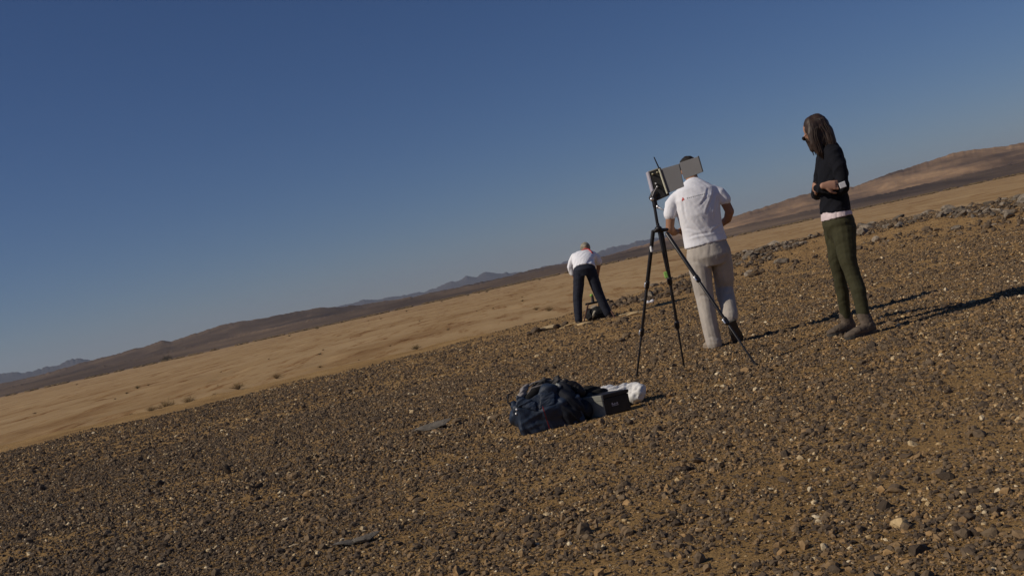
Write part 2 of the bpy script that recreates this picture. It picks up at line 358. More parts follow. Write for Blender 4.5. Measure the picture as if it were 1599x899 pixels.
def stones(name, x, y, size, tone, base, K=30, seed=1, bury=.35, flat=(.5,1.0)):
    n = len(x); r = np.random.default_rng(seed); sh = np.stack([rockshape(base, seed*100+k, 6, .06) for k in range(K)])
    S = sh[r.integers(0, K, n)].copy(); a = r.uniform(0, 2*np.pi, n)
    sx = size*r.uniform(.8, 1.5, n); sy = size*r.uniform(.7, 1.1, n); sz = size*r.uniform(flat[0], flat[1], n)
    S[:,:,0] *= sx[:,None]; S[:,:,1] *= sy[:,None]; S[:,:,2] *= sz[:,None]
    tl = r.normal(size=n)*.25; cz, szn = np.cos(tl)[:,None], np.sin(tl)[:,None]
    X, Z = S[:,:,0]*cz-S[:,:,2]*szn, S[:,:,0]*szn+S[:,:,2]*cz; Yv = S[:,:,1]
    ca, sa = np.cos(a)[:,None], np.sin(a)[:,None]; zt = terrain(x, y)[0]
    co = np.stack([X*ca-Yv*sa + x[:,None], X*sa+Yv*ca + y[:,None], Z + (zt + sz*(1-2*bury)*.8)[:,None]], -1)
    nvv = S.shape[1]; F = (base[1][None] + (np.arange(n)*nvv)[:,None,None]).reshape(-1,3)
    return mesh_np(name, co.reshape(-1,3), F, STONE, False, {'tone': np.repeat(tone, nvv)})
def tones(n, r, light=.035):
    t = np.clip(r.beta(1.5, 2.0, n)*.9, 0, .93); L = r.random(n) < light; t[L] = r.uniform(.955, 1, L.sum()); return t
def scatter(n, y0, y1, um=.60, seed=5):
    r = np.random.default_rng(seed); rad = np.sqrt(r.uniform(y0**2, y1**2, n)); th = r.uniform(-math.atan(um), math.atan(um), n)
    x, y = np.sin(th)*rad, np.cos(th)*rad
    re = np.interp(np.degrees(th), TH, RE)
    f = fbm(x*.8+3, y*1.5+1, 4, 91); f2 = fbm(x*.16+8, y*.3, 3, 95)
    _, pl_, _, tan = terrain(x, y)
    left = sst((.15-x/np.maximum(y,.1))/.7)                      # denser, darker gravel towards the left
    f3 = fbm(x*3.2, y*4.2, 3, 97)
    p = np.clip((f-.36)*2.0 + (f3-.42)*2.6 + (f2-.5)*1. + left*.45 + .48, .34, 1)*(1-.66*tan)*(1-pl_)*(rad < re+np.interp(np.degrees(th), [-8,2], [-2.0,1.5])+(fbm(x*.9, y*.9, 3, 98)-.5)*2)
    k = r.random(n) < p
    return x[k], y[k], r
def dsize(y, n, r, med, sig): return np.clip(r.lognormal(math.log(med), sig, n), med*.45, med*3.2)
tot = 0
# rubble among the rocks of the ridge
r = np.random.default_rng(404); n = 9000; th = r.uniform(4.5, 34, n); re = np.interp(th, TH, RE); dr = np.where(r.random(n) < .35, r.normal(-.7,.9,n), r.normal(-3.6,2.6,n)); rd = re+np.minimum(dr, 1.2)
x, y = np.sin(np.radians(th))*rd, np.cos(np.radians(th))*rd; k = (vn(x*.7, y*.5, 8) > .3) & ~((x > .6) & (x < 3.0) & (y > 16.8) & (y < 19.9)); x, y = x[k], y[k]
tag(link('rubble', stones('rubble', x, y, np.clip(r.lognormal(math.log(.036),.45,len(x)), .015, .11), np.clip(r.beta(1.6,2,len(x))*.62+.05, 0, .9), IC1, 40, 77, .25, (.5,1.))), kind='stuff', label='grey rubble between the rocks of the stony ridge', cat='rubble')
for (n, y0, y1, med, sig, sd, lg, B) in [(210000, 1.8, 6.5, .0048, .38, 1, .042, OCT), (230000, 6.5, 13, .0078, .38, 2, .042, OCT), (190000, 13, 34, .0120, .38, 3, .035, OCT), (34000, 2., 7, .0095, .38, 6, .028, IC1), (46000, 7, 20, .0130, .38, 7, .026, IC1), (650, 2.2, 8, .019, .25, 4, .02, IC2), (1500, 8, 34, .026, .3, 5, .015, IC1)]:
    x, y, r = scatter(n, y0, y1, .62 if y0 > 6 else .8, 50+sd)
    # keep people's feet, bags free of big stones
    ok = (med < .009) & ~((x > -.14) & (x < .66) & (y > 7.02) & (y < 7.4)) | ~((x > -.22) & (x < .75) & (y > 6.75) & (y < 7.6)); x, y = x[ok], y[ok]
    s = dsize(y, len(x), r, med, sig)
    tag(link('gravel', stones('gravel', x, y, s, (lambda T, lf: np.where(T > .95, T, T*(1-.27*lf)))(tones(len(x), r, lg), sst((.12-x/np.maximum(y,.1))/.6)), B, 40, sd, .28)), kind='stuff', label='dark brown angular gravel covering the sandy plateau', cat='gravel')
    tot += len(x)
print('stones', tot)

# individual rocks of the rocky ridge at the edge of the plateau
ROCKM = mat('weathered_rock', (.20,.165,.125), .85, .45, 1.7, .6, 9)
def rock_obj(name, seed, tone, base=IC3, sc=(1,1,1), m=None):
    c = rockshape(base, seed, 9, .018); c = c*np.array(sc)
    return mesh_np(name, c, base[1], m or STONE, False, {'tone': np.clip(np.full(len(c), tone), 0, 1)})
RK = [rock_obj('rock', 500+k, .18+.3*((k*37) % 10)/10, IC3 if k < 14 else IC2, (1.25, .9, .62)) for k in range(20)]
RKS = [rock_obj('rock', 900+k, .08+.14*((k*37) % 10)/10, IC2, (1.2, .9, .7)) for k in range(8)]
def put_rock(px, py, size, me, label, group, cat='rock', zoff=0, name='rock', Yd=None, rot=None, sc=(1,1,1)):
    if Yd is None:
        x, y = gnd(px, py, 0)
        for _ in range(12):
            x, y = gnd(px, py, zg(x, y)); y = max(2, min(y, 60))
    else: p = at(px, py, Yd); x, y = p.x, p.y
    o = link(name, me, None, (x, y, zg(x, y)+size*.18+zoff), rot or (random.uniform(-.2,.2), random.uniform(-.2,.2), random.uniform(0, 6.28)))
    o.scale = (size*sc[0], size*sc[1], size*sc[2]); tag(o, label, cat, group); return o
random.seed(21)
nrk = 0
RKM = [mat('weathered_rock', (.21*f,.172*f,.130*f), .85, .4, 2.5, .6, 9) for f in (.6,.85,1.05,1.3)]
RKA = [rock_obj('rock', 1500+k, .3, IC2, (1.2, .85, .62), RKM[k % 4]) for k in range(24)]
while nrk < 290:
    th = random.uniform(6.0, 28.5) if random.random() < .93 else random.uniform(2.5, 6); re = float(np.interp(th, TH, RE))
    dr = random.choice([random.gauss(-.6, .9), random.gauss(-2.6, 1.4), random.gauss(-4.5, 2.2)]) if th > 6 else random.gauss(-.5,.5)
    rd = re+min(dr, .9); x, y = math.sin(R(th))*rd, math.cos(R(th))*rd
    if vn(np.array([x*.7]), np.array([y*.5]), 8)[0] < .33 or (x < 3.2 and y < 20.5): continue
    s = min(.20, max(.05, random.lognormvariate(math.log(.082), .5)))*(.62 if th < 11.5 else 1)
    ki = random.randrange(24); o = link('rock', RKA[ki], None, (x, y, zg(x, y)+s*.22), (random.uniform(-.5,.5), random.uniform(-.5,.5), random.uniform(0, 6.28))); o.scale = (s*random.uniform(.8,1.4), s, s*random.uniform(.7,1.2))
    sz = 'large jagged' if s > .17 else ('small angular' if s < .09 else 'middling angular')
    zn = 'left of the t-shirt man' if th < 11 else ('between t-shirt man and woman' if th < 16.5 else ('right of the woman' if th < 22.5 else 'near the right photo edge'))
    tag(o, sz+(' blackish brown', ' dark brown', ' grey brown', ' pale greyish')[ki % 4]+' rock in the stony ridge '+zn, 'rock', 'rocks of the ridge at the plateau edge'); nrk += 1
# dark stones and flat slabs that stand out
G1 = 'flat stone slabs lying on the gravel'
SLM = mat('grey_slab', (.14,.122,.10), .8, .3, 3, .5, 12)
DS = lambda sd, tone, sc: rock_obj('flat_stone', sd, tone, IC3, sc, SLM)
put_rock(679, 672, .150, DS(11, .0, (1.25,.5,.18)), 'long flat grey stone slab lying left of the blue bag', G1, 'stone', .02, 'flat_stone', rot=(.19,-.04,.10))
put_rock(575, 845, .062, DS(12, .30, (1.25,.8,.22)), 'flat grey slab in the foreground below the blue bag, right one of two touching slabs', G1, 'stone', .01, 'flat_stone', rot=(.16,-.05,.3))
put_rock(540, 853, .045, DS(13, .2, (1.2,.9,.22)), 'darker small slab in the foreground, left one of two touching slabs', G1, 'stone', .01, 'flat_stone', rot=(.12,.1,.1))
put_rock(358, 739, .045, RKS[0], 'small dark upright stone alone in the gravel on the left', None, 'stone', .02, 'stone', rot=(0,1.3,.4))
put_rock(1436, 862, .034, RKS[2], 'dark rounded stone in the gravel at the bottom right', None, 'stone', 0, 'stone')
put_rock(1382, 793, .034, RKS[3], 'dark pointed stone in the right foreground', None, 'stone', .004, 'stone')
put_rock(1478, 748, .030, RKS[4], 'very dark stone beside a cream pebble in the right foreground', None, 'stone', 0, 'stone')
put_rock(1400, 768, .032, rock_obj('stone', 31, .55, IC2, (1.3,.9,.6)), 'pale grey stone above the dark pointed stone, lower right', None, 'stone', 0, 'stone')
for (px, py, s) in [(836,520,.10),(848,517,.07),(870,513,.08),(826,524,.06),(884,508,.07)]:
    put_rock(px, py, s, RKS[(px) % 8], 'dark brown rock at the left end of the pale slab band', 'dark rocks left of the bending man', 'rock', .02)
for (px, py, s) in [(952,470,.09),(968,465,.08),(985,461,.10),(1003,452,.09),(1042,447,.08),(930,476,.07)]:
    put_rock(px, py, s, RKS[(px) % 8], 'dark rock in the low row behind the bending man', 'dark rocks behind the bending man', 'rock', .02, Yd=21.5)
# pale bedrock slabs the far man stands on
PALE = [rock_obj('flat_stone', 700+k, (.95,.962,.94,.97,.955)[k % 5], IC3, (1.25,.8,.2)) for k in range(8)]
rs = random.Random(4)
for k in range(26):
    t_ = rs.random(); px = 846+160*t_; py = 516-29*t_+rs.uniform(-2.5, 2.5); s = rs.uniform(.07, .19)*(1.1-.45*t_)
    put_rock(px, py, s, PALE[k % 8], 'pale flat bedrock slab in the strip under the bending man' if t_ < .68 else 'pale flat bedrock piece in the strip right of the bending man', 'pale bedrock slabs under the bending man', 'stone', -.012, 'flat_stone', rot=(rs.uniform(-.06,.06), rs.uniform(-.06,.06), rs.uniform(-.4,.6)))
CM = [rock_obj('pebble', 60+k, (.975, 1., .96, .99)[k % 4], IC2, (1.1,.85,.75)) for k in range(6)]
for k, (px, py, s) in enumerate([(815,862,.016),(838,851,.012),(977,814,.018),(1288,857,.018),(1250,717,.02),(1266,766,.016),(1290,735,.014),(1470,740,.018),(1442,906,.014),(595,842,.010),(186,858,.017),(123,826,.013),(303,834,.012),(275,832,.014),(1124,724,.013),(1142,812,.010),(1188,642,.014),(1237,688,.012),(1580,650,.015),(1441,664,.012),(680,755,.012),(1537,802,.010),(1487,760,.011),(1265,720,.012)]):
    put_rock(px, py, s, CM[k % 6], 'cream white pebble lying among the dark gravel '+('left of the duffel bag' if px < 790 else ('below the duffel bag' if px < 1000 else 'in the right foreground')), 'cream pebbles in the gravel', 'pebble', .002, 'pebble')

# ------------------------------------------------------------------ shrubs
TWIG = mat('dry_twig', (.16,.11,.06), .9); LEAF = [mat('dry_leaf', c, .9, .3, 9) for c in ((.13,.115,.045), (.30,.20,.085), (.085,.075,.035))]
def shrub_meshes(seed, lm, h=1., n=70, leaves=900):
    r = np.random.default_rng(seed); b = bmesh.new(); P = []
    for k in range(n):
        a = r.uniform(0, 6.28); e = r.uniform(.25, 1.4); L = h*r.uniform(.6, 1.05)
        d = np.array([math.cos(a)*math.cos(e)*1.25, math.sin(a)*math.cos(e)*1.25, math.sin(e)*.85]); m_ = d*L*.5+np.array([0,0,.05])+r.normal(size=3)*.04; e_ = d*L+r.normal(size=3)*.05
        tube(b, [(0,0,-.05), m_, e_], [.014, .009, .004], n=4, cap=False); P += [m_*(1-t)+e_*t for t in r.uniform(0, 1, leaves//n)]
    tw = bpy.data.meshes.new('branches'); b.to_mesh(tw); b.free(); tw.materials.append(TWIG)
    P = np.array(P)+r.normal(size=(len(P),3))*.05; P[:,2] = np.maximum(P[:,2], .01); m = len(P)
    u = r.normal(size=(m,3)); v = r.normal(size=(m,3)); u *= (.035/np.linalg.norm(u, axis=1))[:,None]; v *= (.02/np.linalg.norm(v, axis=1))[:,None]
    co = np.stack([P-u, P+v, P+u, P-v], 1).reshape(-1,3); F = np.arange(m*4).reshape(-1,4)
    return tw, mesh_np('foliage', co, F, lm)
SH = [shrub_meshes(s, LEAF[s % 3]) for s in range(6)]
def shrub(px, py, w_px, k, label, cat='shrub', group=None, name='shrub', zo=0):
    x, y = gnd(px, py, -2.5)
    if y < 0 or y > 900: y = 800; x = at(px, py, y).x
    z = zg(x, y); s = w_px/FPX*y/2.3
    e = tag(empty(name, (x, y, z+zo), k*1.3), label, cat, group); e.scale = (s, s, s)
    tw, lf = SH[k % 6]; link('branches', tw, e); link('foliage', lf, e); return e
shrub(295, 628, 34, 1, 'tawny shrub beside the gravel edge, the taller of the pair on the left')
shrub(262, 638, 44, 4, 'low spreading tawny shrub just left of the taller one on the left')
shrub(261, 561, 26, 2, 'dark bushy shrub far off at the edge of the left plain', 'shrub')
shrub(372, 606, 30, 4, 'low brown shrub at the gravel edge right of the pair')
shrub(432, 590, 24, 1, 'small ochre shrub at the gravel edge, next along from the low brown shrub')
for k, (px, py, w) in enumerate([(236,640,26),(336,617,18),(205,648,16),(500,573,12),(858,487,22),(838,484,16)]): shrub(px, py, w, (1,4)[k % 2], 'low tawny tuft along the far side of the gravel edge '+('left of the duffel bag' if px < 790 else 'beside the bending man'), 'shrub', 'tawny tufts along the gravel edge')
shrub(651, 546, 22, 5, 'small dark shrub at the gravel edge in the middle of the photo')
GS = 'shrubs dotted over the pale plain'
for k, (px, py, w) in enumerate([(731,461,9),(748,457,8),(761,455,9),(843,436,7),(690,470,6),(635,485,6),(595,497,6),(575,500,5),(496,512,10),(452,524,7),(156,586,5),(55,646,8),(215,606,14),(232,601,8),(198,613,8),(770,482,6),(745,486,5),(700,515,8),(816,470,8),(815,462,5),(655,500,5),(500,553,9),(505,546,7),(560,560,6),(345,578,5),(120,600,6),(180,622,6),(340,600,5),(420,560,5),(610,540,6)]):
    shrub(px, py+1, w, k, 'tiny dry shrub standing out on the pale plain', 'shrub', GS)
# band of scrub along the far edge of the sand: nobody could count it
r = np.random.default_rng(99); TW = []; 
pts = []
for k in range(5200):
    th = R(r.uniform(-32, 32)); rd = 790+abs(r.normal())*90*(1 if math.degrees(th) > -8 else .5)-20
    if vn(np.array([math.degrees(th)*2.2]), np.array([3.]), 4)[0] < .32: continue
    pts.append((math.sin(th)*rd, math.cos(th)*rd, r.uniform(.3, .95)))
pts = np.array(pts); m = len(pts); zt = terrain(pts[:,0], pts[:,1])[0]
sh = np.stack([rockshape(IC2, 4000+k, 3, .16) for k in range(12)]); S = sh[r.integers(0,12,m)]*pts[:,2][:,None,None]*np.array([1.7,1,.6])
co = S+np.stack([pts[:,0], pts[:,1], zt+pts[:,2]*.4], -1)[:,None,:]
F = (IC2[1][None]+(np.arange(m)*len(IC2[0]))[:,None,None]).reshape(-1,3)
tag(link('scrub', mesh_np('scrub', co.reshape(-1,3), F, mat('scrub_brown', (.17,.115,.055), .95, .35, .3))), 'brown dry scrub along the far edge of the pale plain', 'scrub', None, 'stuff')

# ------------------------------------------------------------------ people
SKIN = mat('skin', (.34,.18,.11), .6, .08, 14, .1, 200); SKINP = mat('skin_pale', (.40,.22,.15), .6, .06, 14, .1, 200)
def hand(bm, w, d, nrm, thumb=1, curl=.5, L=.17, spread=.2):
    """w wrist point, d direction of palm, nrm normal of the back of the hand; fingers curl away from nrm"""
    w, d, nrm = V(w), V(d).normalized(), V(nrm); nrm = (nrm - d*nrm.dot(d)).normalized(); s = d.cross(nrm)*thumb
    pl_ = L*.52
    tube(bm, [w-d*.02, w+d*pl_*.45, w+d*pl_*.95], [(.024,.017), (.036,.014), (.038,.011)], side=s, n=12)
    for i, (off, ln, rr_) in enumerate([(.030,.92,.0085), (.011,1.02,.009), (-.009,.95,.0085), (-.028,.76,.0075)]):
        b = w + d*pl_*.85 + s*off; a = s*off*spread*2; p = [b]; dr = (d+a).normalized(); c = curl*(1+.12*i)
        for seg, fl in ((.45, .5), (.30, 1.3), (.25, 1.9)):
            dd = (dr*math.cos(c*fl) - nrm*math.sin(c*fl)); p.append(p[-1]+dd*L*.48*ln*seg)
        tube(bm, p, [rr_*1.05, rr_, rr_*.95, rr_*.8], side=s, n=8)
    b = w + d*pl_*.22 + s*.024; p = [b, b+(s*.7+d*.7-nrm*.2).normalized()*.035, b+(s*.7+d*.7-nrm*.2).normalized()*.035+(s*.3+d*.9-nrm*.4).normalized()*.028, b+(s*.7+d*.7-nrm*.2).normalized()*.035+(s*.3+d*.9-nrm*.4).normalized()*.028+(d-nrm*.6).normalized()*.022]
    tube(bm, p, [.013,.011,.010,.008], side=s, n=8)
def head(bm, c, fwd, up, s=1.):
    """face looks along fwd"""
    c, f, u = V(c), V(fwd).normalized(), V(up); u = (u-f*u.dot(f)).normalized(); sd = f.cross(u)
    M = Matrix((sd, f, u)).transposed()
    P = lambda x, y, z: c + (sd*x + f*y + u*z)*s
    ell(bm, P(0,-.012,.02), (.074*s, .092*s, .092*s), M)
    ell(bm, P(0,.022,-.03), (.058*s, .066*s, .082*s), M)
    ell(bm, P(0,.048,-.088), (.026*s,.024*s,.022*s), M, 2)
    tube(bm, [P(0,.085,.012), P(0,.104,-.018), P(0,.098,-.028)], [.008*s, .012*s, .012*s], side=sd, n=8)
    ell(bm, P(0,.084,-.056), (.022*s,.010*s,.008*s), M, 2); ell(bm, P(0,.080,.022), (.05*s,.014*s,.01*s), M, 2)
    for q in (-1, 1):
        ell(bm, P(q*.074,-.008,-.008), (.008*s,.018*s,.03*s), M, 2); ell(bm, P(q*.030,.076,.004), (.014*s,.010*s,.009*s), M, 2)
    return P, M
def shoe(name, heel, toe, up, m, sm, parent, L=None, w=.046, hgt=.075, ankle=None, sh=.03):
    heel, toe, up = V(heel), V(toe), V(up); d = (toe-heel).normalized(); up = (up-d*up.dot(d)).normalized(); s = d.cross(up); Ln = (toe-heel).length
    bm = bmesh.new(); Q = lambda t, h_: heel+d*Ln*t+up*h_
    tube(bm, [Q(.1,.05), Q(.3,.05), Q(.6,.045), Q(.82,.036), Q(.93,.032)], [(w*.72,.045), (w*.76,.048), (w*.98,.036), (w*.98,.028), (w*.78,.022)], side=s, n=16)
    if ankle: tube(bm, [Q(.2,.06), V(ankle)], [(w*.78,.052), (w*.95,.055)], side=s, n=14)
    def d_(co):
        return (vn(co[:,0]*60+co[:,1]*40, co[:,2]*90, 3)-.5)*.004
    o = remesh(name, bm, m, parent, .006, 3, d_)
    bm = bmesh.new(); prof = [(0,.62),(.04,.78),(.3,.74),(.45,.78),(.65,1.02),(.82,1.03),(.93,.82),(1.0,.4)]
    lo, hi = [], []
    for t_, ww in prof: lo.append((Q(t_,0)+s*w*ww, Q(t_,0)-s*w*ww)); hi.append((Q(t_,sh)+s*w*ww, Q(t_,sh)-s*w*ww))
    vl = [[bm.verts.new(p) for p in (a[0], a[1], b[1], b[0])] for a, b in zip(lo, hi)]
    for a, b in zip(vl, vl[1:]):
        for k in range(4): bm.faces.new((a[k], a[(k+1) % 4], b[(k+1) % 4], b[k]))
    bm.faces.new(vl[0]); bm.faces.new(vl[-1][::-1])
    bm_obj('sole', bm, sm, o, bevel=.004)
    return o
def snap(me_obj, p, d, off=.002):
    bv = BVHTree.FromPolygons([v.co[:] for v in me_obj.data.vertices], [pp.vertices[:] for pp in me_obj.data.polygons])
    h = bv.ray_cast(V(p), V(d)); return h

# ---- woman standing in profile, arms folded
wp = at(1320, 520, 8.5); WB = (2.47, 8.5, 0)
W = tag(empty('person', WB), 'woman with long brown hair, dark sweater and olive trousers standing with folded arms', 'person')
bm = bmesh.new()
fw = V(-.52,.77,-.38)
HP, HM = head(bm, (.078,.0,1.605), fw, (-.25,0,1), .98)
tube(bm, [(.10,0,1.56), (.14,0,1.49), (.145,0,1.40)], [(.052,.055), (.05,.055), (.07,.07)], side=(0,1,0))
tube(bm, [(.145,0,1.42), (.135,0,1.28), (.11,0,1.1), (.105,0,.92), (.10,0,.84)], [(.11,.05), (.13,.08), (.11,.075), (.11,.075), (.11,.07)], side=(0,1,0))
for sgn, hipx, kn, an in ((-1, .112, (.102,-.095,.47), (.108,-.13,.12)), (1, .090, (.074,.16,.46), (.085,.27,.10))):
    tube(bm, [(hipx, sgn*.07, .82), (kn[0]*.4+(.095 if sgn < 0 else .075)*.6, (sgn*.07*.5+kn[1]*.5), .64), (kn[0], kn[1], kn[2]), an, (an[0], an[1], .04)], [.07,.055,.038,.030,.03])
# near arm (her left): elbow at her side, forearm forward across the waist
tube(bm, [(.130,-.12,1.37), (.138,-.20,1.26), (.127,-.218,1.13)], [.035,.035,.030]); tube(bm, [(.125,-.218,1.13), (.02,-.17,1.15), (-.028,-.10,1.168)], [.030,.026,.022])
hand(bm, (-.028,-.088,1.17), (-.02,.95,.2), (-.95,-.1,.1), -1, .5, .15)
# far arm, hand coming over the near forearm
tube(bm, [(.14,.13,1.37), (.11,.20,1.26), (.05,.19,1.13)], [.035,.035,.028]); tube(bm, [(.05,.19,1.13), (.015,.05,1.15), (-.005,-.12,1.168), (-.008,-.232,1.171)], [.030,.028,.024,.021])
hand(bm, (-.008,-.240,1.172), (.97,-.12,-.14), (.1,-.95,.1), 1, .32, .15, .5)
remesh('body', bm, SKINP, W, .006, 2)
SWE = mat('navy_knit', (.0035,.004,.008), .9, .25, 60, .5, 260); OLI = mat('olive_cloth', (.046,.043,.020), .85, .15, 12, .25, 300)
bm = bmesh.new()
tube(bm, [(.150,0,1.49), (.152,0,1.44), (.146,0,1.33), (.142,0,1.24), (.120,0,1.12), (.108,0,1.02), (.10,0,.955)], [(.075,.06), (.150,.088), (.172,.104), (.168,.110), (.15,.100), (.155,.108), (.166,.117)], side=(0,1,0), n=20, cap=False)
tube(bm, [(.135,-.12,1.39), (.142,-.200,1.27), (.128,-.220,1.13)], [.060,.056,.050]); tube(bm, [(.128,-.220,1.13), (.07,-.205,1.135), (.01,-.165,1.15), (-.03,-.105,1.165)], [.048,.044,.040,.034])
tube(bm, [(.14,.13,1.39), (.11,.205,1.26), (.05,.20,1.13)], [.060,.055,.048]); tube(bm, [(.05,.2,1.13), (.015,.05,1.15), (-.006,-.12,1.168), (-.010,-.215,1.170)], [.048,.044,.036,.029])
remesh('sweater', bm, SWE, W, .007, 5, folds((1,0,.5), 12, 3, .008, 4))
bm = bmesh.new(); tube(bm, [(.10,0,.985), (.101,0,.945), (.102,0,.915)], [(.148,.100), (.161,.112), (.166,.118)], side=(0,1,0), n=24, cap=False)
remesh('undershirt', bm, mat('pale_pink_cotton', (.66,.55,.56), .9, .1, 30), W, .006, 2, folds((.1,0,1), 30, 6, .004, 6))
bm = bmesh.new()
tube(bm, [(.10,0,.945), (.106,0,.87), (.108,0,.79), (.104,0,.73)], [(.148,.104), (.163,.118), (.140,.102), (.085,.070)], side=(0,1,0), n=22, cap=False)
tube(bm, [(.114,-.07,.83), (.100,-.075,.70), (.090,-.085,.60), (.100,-.095,.46), (.112,-.115,.34), (.107,-.125,.20), (.104,-.13,.13)], [(.088,.098), (.082,.082), (.073,.068), (.056,.058), (.056,.057), (.046,.048), (.043,.046)], side=(0,1,0))
tube(bm, [(.096,.07,.83), (.082,.09,.70), (.068,.12,.60), (.072,.16,.46), (.082,.20,.34), (.085,.25,.20), (.085,.27,.125)], [(.088,.092), (.082,.078), (.073,.064), (.055,.050), (.054,.050), (.044,.042), (.042,.042)], side=(0,1,0))
remesh('trousers', bm, OLI, W, .006, 4, folds((1,0,-.25), 16, 4, .005, 14))
BOOT = mat('taupe_suede', (.125,.095,.07), .9, .2, 30, .4, 90); SOLE = mat('dark_rubber', (.05,.045,.04), .8)
shoe('boot', (.168,-.145,-.002), (-.09,-.215,-.002), (0,0,1), BOOT, SOLE, W, w=.045, ankle=(.106,-.13,.15), sh=.026)
shoe('boot', (.145,.28,.0), (-.10,.215,.0), (0,0,1), BOOT, SOLE, W, w=.044, ankle=(.086,.27,.14), sh=.024)
# hair: mass plus strands
HAIR = mat('brown_hair', (.034,.017,.010), .6, .35, 40, 0, spec=.6)
bm = bmesh.new()
ell(bm, (.098,.0,1.632), (.097,.088,.104)); ell(bm, (.118,.0,1.57), (.078,.082,.095)); ell(bm, (.052,-.01,1.652), (.052,.076,.070)); ell(bm, (.045,-.03,1.60), (.036,.056,.06)); ell(bm, (.034,-.015,1.628), (.036,.060,.050))
tube(bm, [(.14,0,1.58), (.155,-.005,1.50), (.165,0,1.42)], [(.088,.074), (.096,.062), (.09,.05)], side=(0,1,0), n=16)
tube(bm, [(.055,-.068,1.65), (.036,-.072,1.58), (.040,-.072,1.51), (.066,-.075,1.43), (.085,-.08,1.37)], [(.026,.042), (.028,.042), (.028,.042), (.02,.034), (.008,.012)], side=(0,1,0))
tube(bm, [(.06,.06,1.64), (.048,.062,1.56), (.062,.062,1.47)], [(.024,.04), (.026,.042), (.02,.034)], side=(0,1,0)); tube(bm, [(.09,-.04,1.56), (.10,-.03,1.50), (.12,-.02,1.44)], [(.04,.06), (.04,.055), (.03,.05)], side=(0,1,0))
hr = remesh('hair', bm, HAIR, W, .007, 4, folds((-.1,0,1), 70, 2.2, .004, 5))
bm = bmesh.new(); rs = random.Random(5); bvh = BVHTree.FromPolygons([v.co[:] for v in hr.data.vertices], [p.vertices[:] for p in hr.data.polygons])
for k in range(330):
    a = rs.uniform(0, 1); ys = rs.choice((-1, -1, 1)); P_ = []
    for t_ in (0, .15, .35, .55, .75, .92, 1.05):
        z = 1.725-.31*t_; spread = .35+.65*min(1, t_*2.4); x = .095+(a-.45)*.19*spread+(.012*t_)+rs.uniform(-.003,.003)
        h = bvh.find_nearest(V(x, ys*(.02+.10*min(1, t_*3)), z)); q = h[0]+h[1]*rs.uniform(.0, .003); P_.append(q)
    P_[-1] = P_[-1]+V(rs.uniform(-.008,.008), 0, rs.uniform(-.03,.01))
    tube(bm, P_, [.0012,.0017,.0017,.0016,.0014,.0012,.0006], n=4, cap=False)
bm_obj('hair_strands', bm, HAIR, hr, smooth=True)
bm = bmesh.new()
for q in (-1, 1): ell(bm, HP(q*.034,.098,.008), (.027,.007,.020), HM, 2)
tube(bm, [HP(-.012,.105,.012), HP(.012,.105,.012)], [.003,.003], n=6)
for q in (-1, 1): tube(bm, [HP(q*.062,.088,.012), HP(q*.080,.0,.010)], [.0035,.003], n=6)
remesh('sunglasses', bm, mat('black_plastic', (.01,.01,.01), .15, spec=.6), W, .003, 1)
bm = bmesh.new(); box(bm, (0,0,0), (.050,.007,.044), Matrix.Rotation(R(-8), 3, 'Y'))
CARD = bm_obj('phone', bm, mat('white_plastic', (.78,.78,.80), .35), None, bevel=.004, loc=(WB[0]+.112, WB[1]-.278, 1.148))
tag(CARD, 'small white phone held in the hand of the woman with folded arms', 'phone')

# ---- man walking away, white shirt
MB_ = (1.75, 9.75, 0)
MN = tag(empty('person', MB_), 'man in a white t-shirt and beige trousers walking away behind the tripod', 'person')
bm = bmesh.new()
HP, HM = head(bm, (.03,.10,1.605), (.05,.88,-.45), (0,.45,.9), 1.0)
tube(bm, [(.028,.07,1.57), (.022,.02,1.48), (.02,0,1.42)], [.056,.054,.055])
tube(bm, [(.02,0,1.42), (.015,-.01,1.25), (.012,0,1.05), (.015,0,.92)], [(.155,.075), (.155,.095), (.14,.09), (.15,.10)])
tube(bm, [(-.08,0,.90), (-.09,0,.66), (-.09,.01,.48), (-.10,0,.09), (-.10,.01,.05)], [.085,.075,.055,.042,.04])
tube(bm, [(.12,0,.90), (.13,.08,.68), (.115,.14,.50), (.085,-.02,.29), (.075,-.06,.20)], [.085,.075,.055,.042,.038])
tube(bm, [(-.165,-.005,1.35), (-.238,-.01,1.25), (-.268,.0,1.13)], [.05,.043,.038]); tube(bm, [(-.268,.0,1.13), (-.225,.12,1.09), (-.175,.25,1.09)], [.040,.034,.026])
hand(bm, (-.175,.25,1.09), (.5,.8,.05), (-.5,.2,.8), 1, .6, .185)
tube(bm, [(.185,-.005,1.345), (.255,-.013,1.26), (.282,.0,1.165)], [.05,.044,.040]); tube(bm, [(.282,.0,1.165), (.265,.08,1.10), (.20,.22,1.06)], [.041,.036,.027])
hand(bm, (.20,.22,1.06), (-.6,.75,.0), (.5,.2,.8), -1, .6, .185)
remesh('body', bm, SKIN, MN, .006, 2)
WHITE = mat('white_cotton', (.83,.83,.88), .9, .03, 12, .15, 260)
bm = bmesh.new()
tube(bm, [(.022,.035,1.495), (.02,.01,1.455), (.015,0,1.405), (.012,-.015,1.33), (.008,-.02,1.2), (.010,-.01,1.08), (.012,0,.99), (.014,0,.925)], [(.070,.066), (.125,.085), (.198,.112), (.205,.13), (.192,.132), (.184,.122), (.188,.128), (.192,.134)], n=28, cap=False)
tube(bm, [(-.15,.0,1.385), (-.208,-.005,1.33), (-.242,-.01,1.25)], [.055,.062,.058]); tube(bm, [(.17,.0,1.375), (.222,-.01,1.335), (.256,-.012,1.275)], [.055,.062,.058])
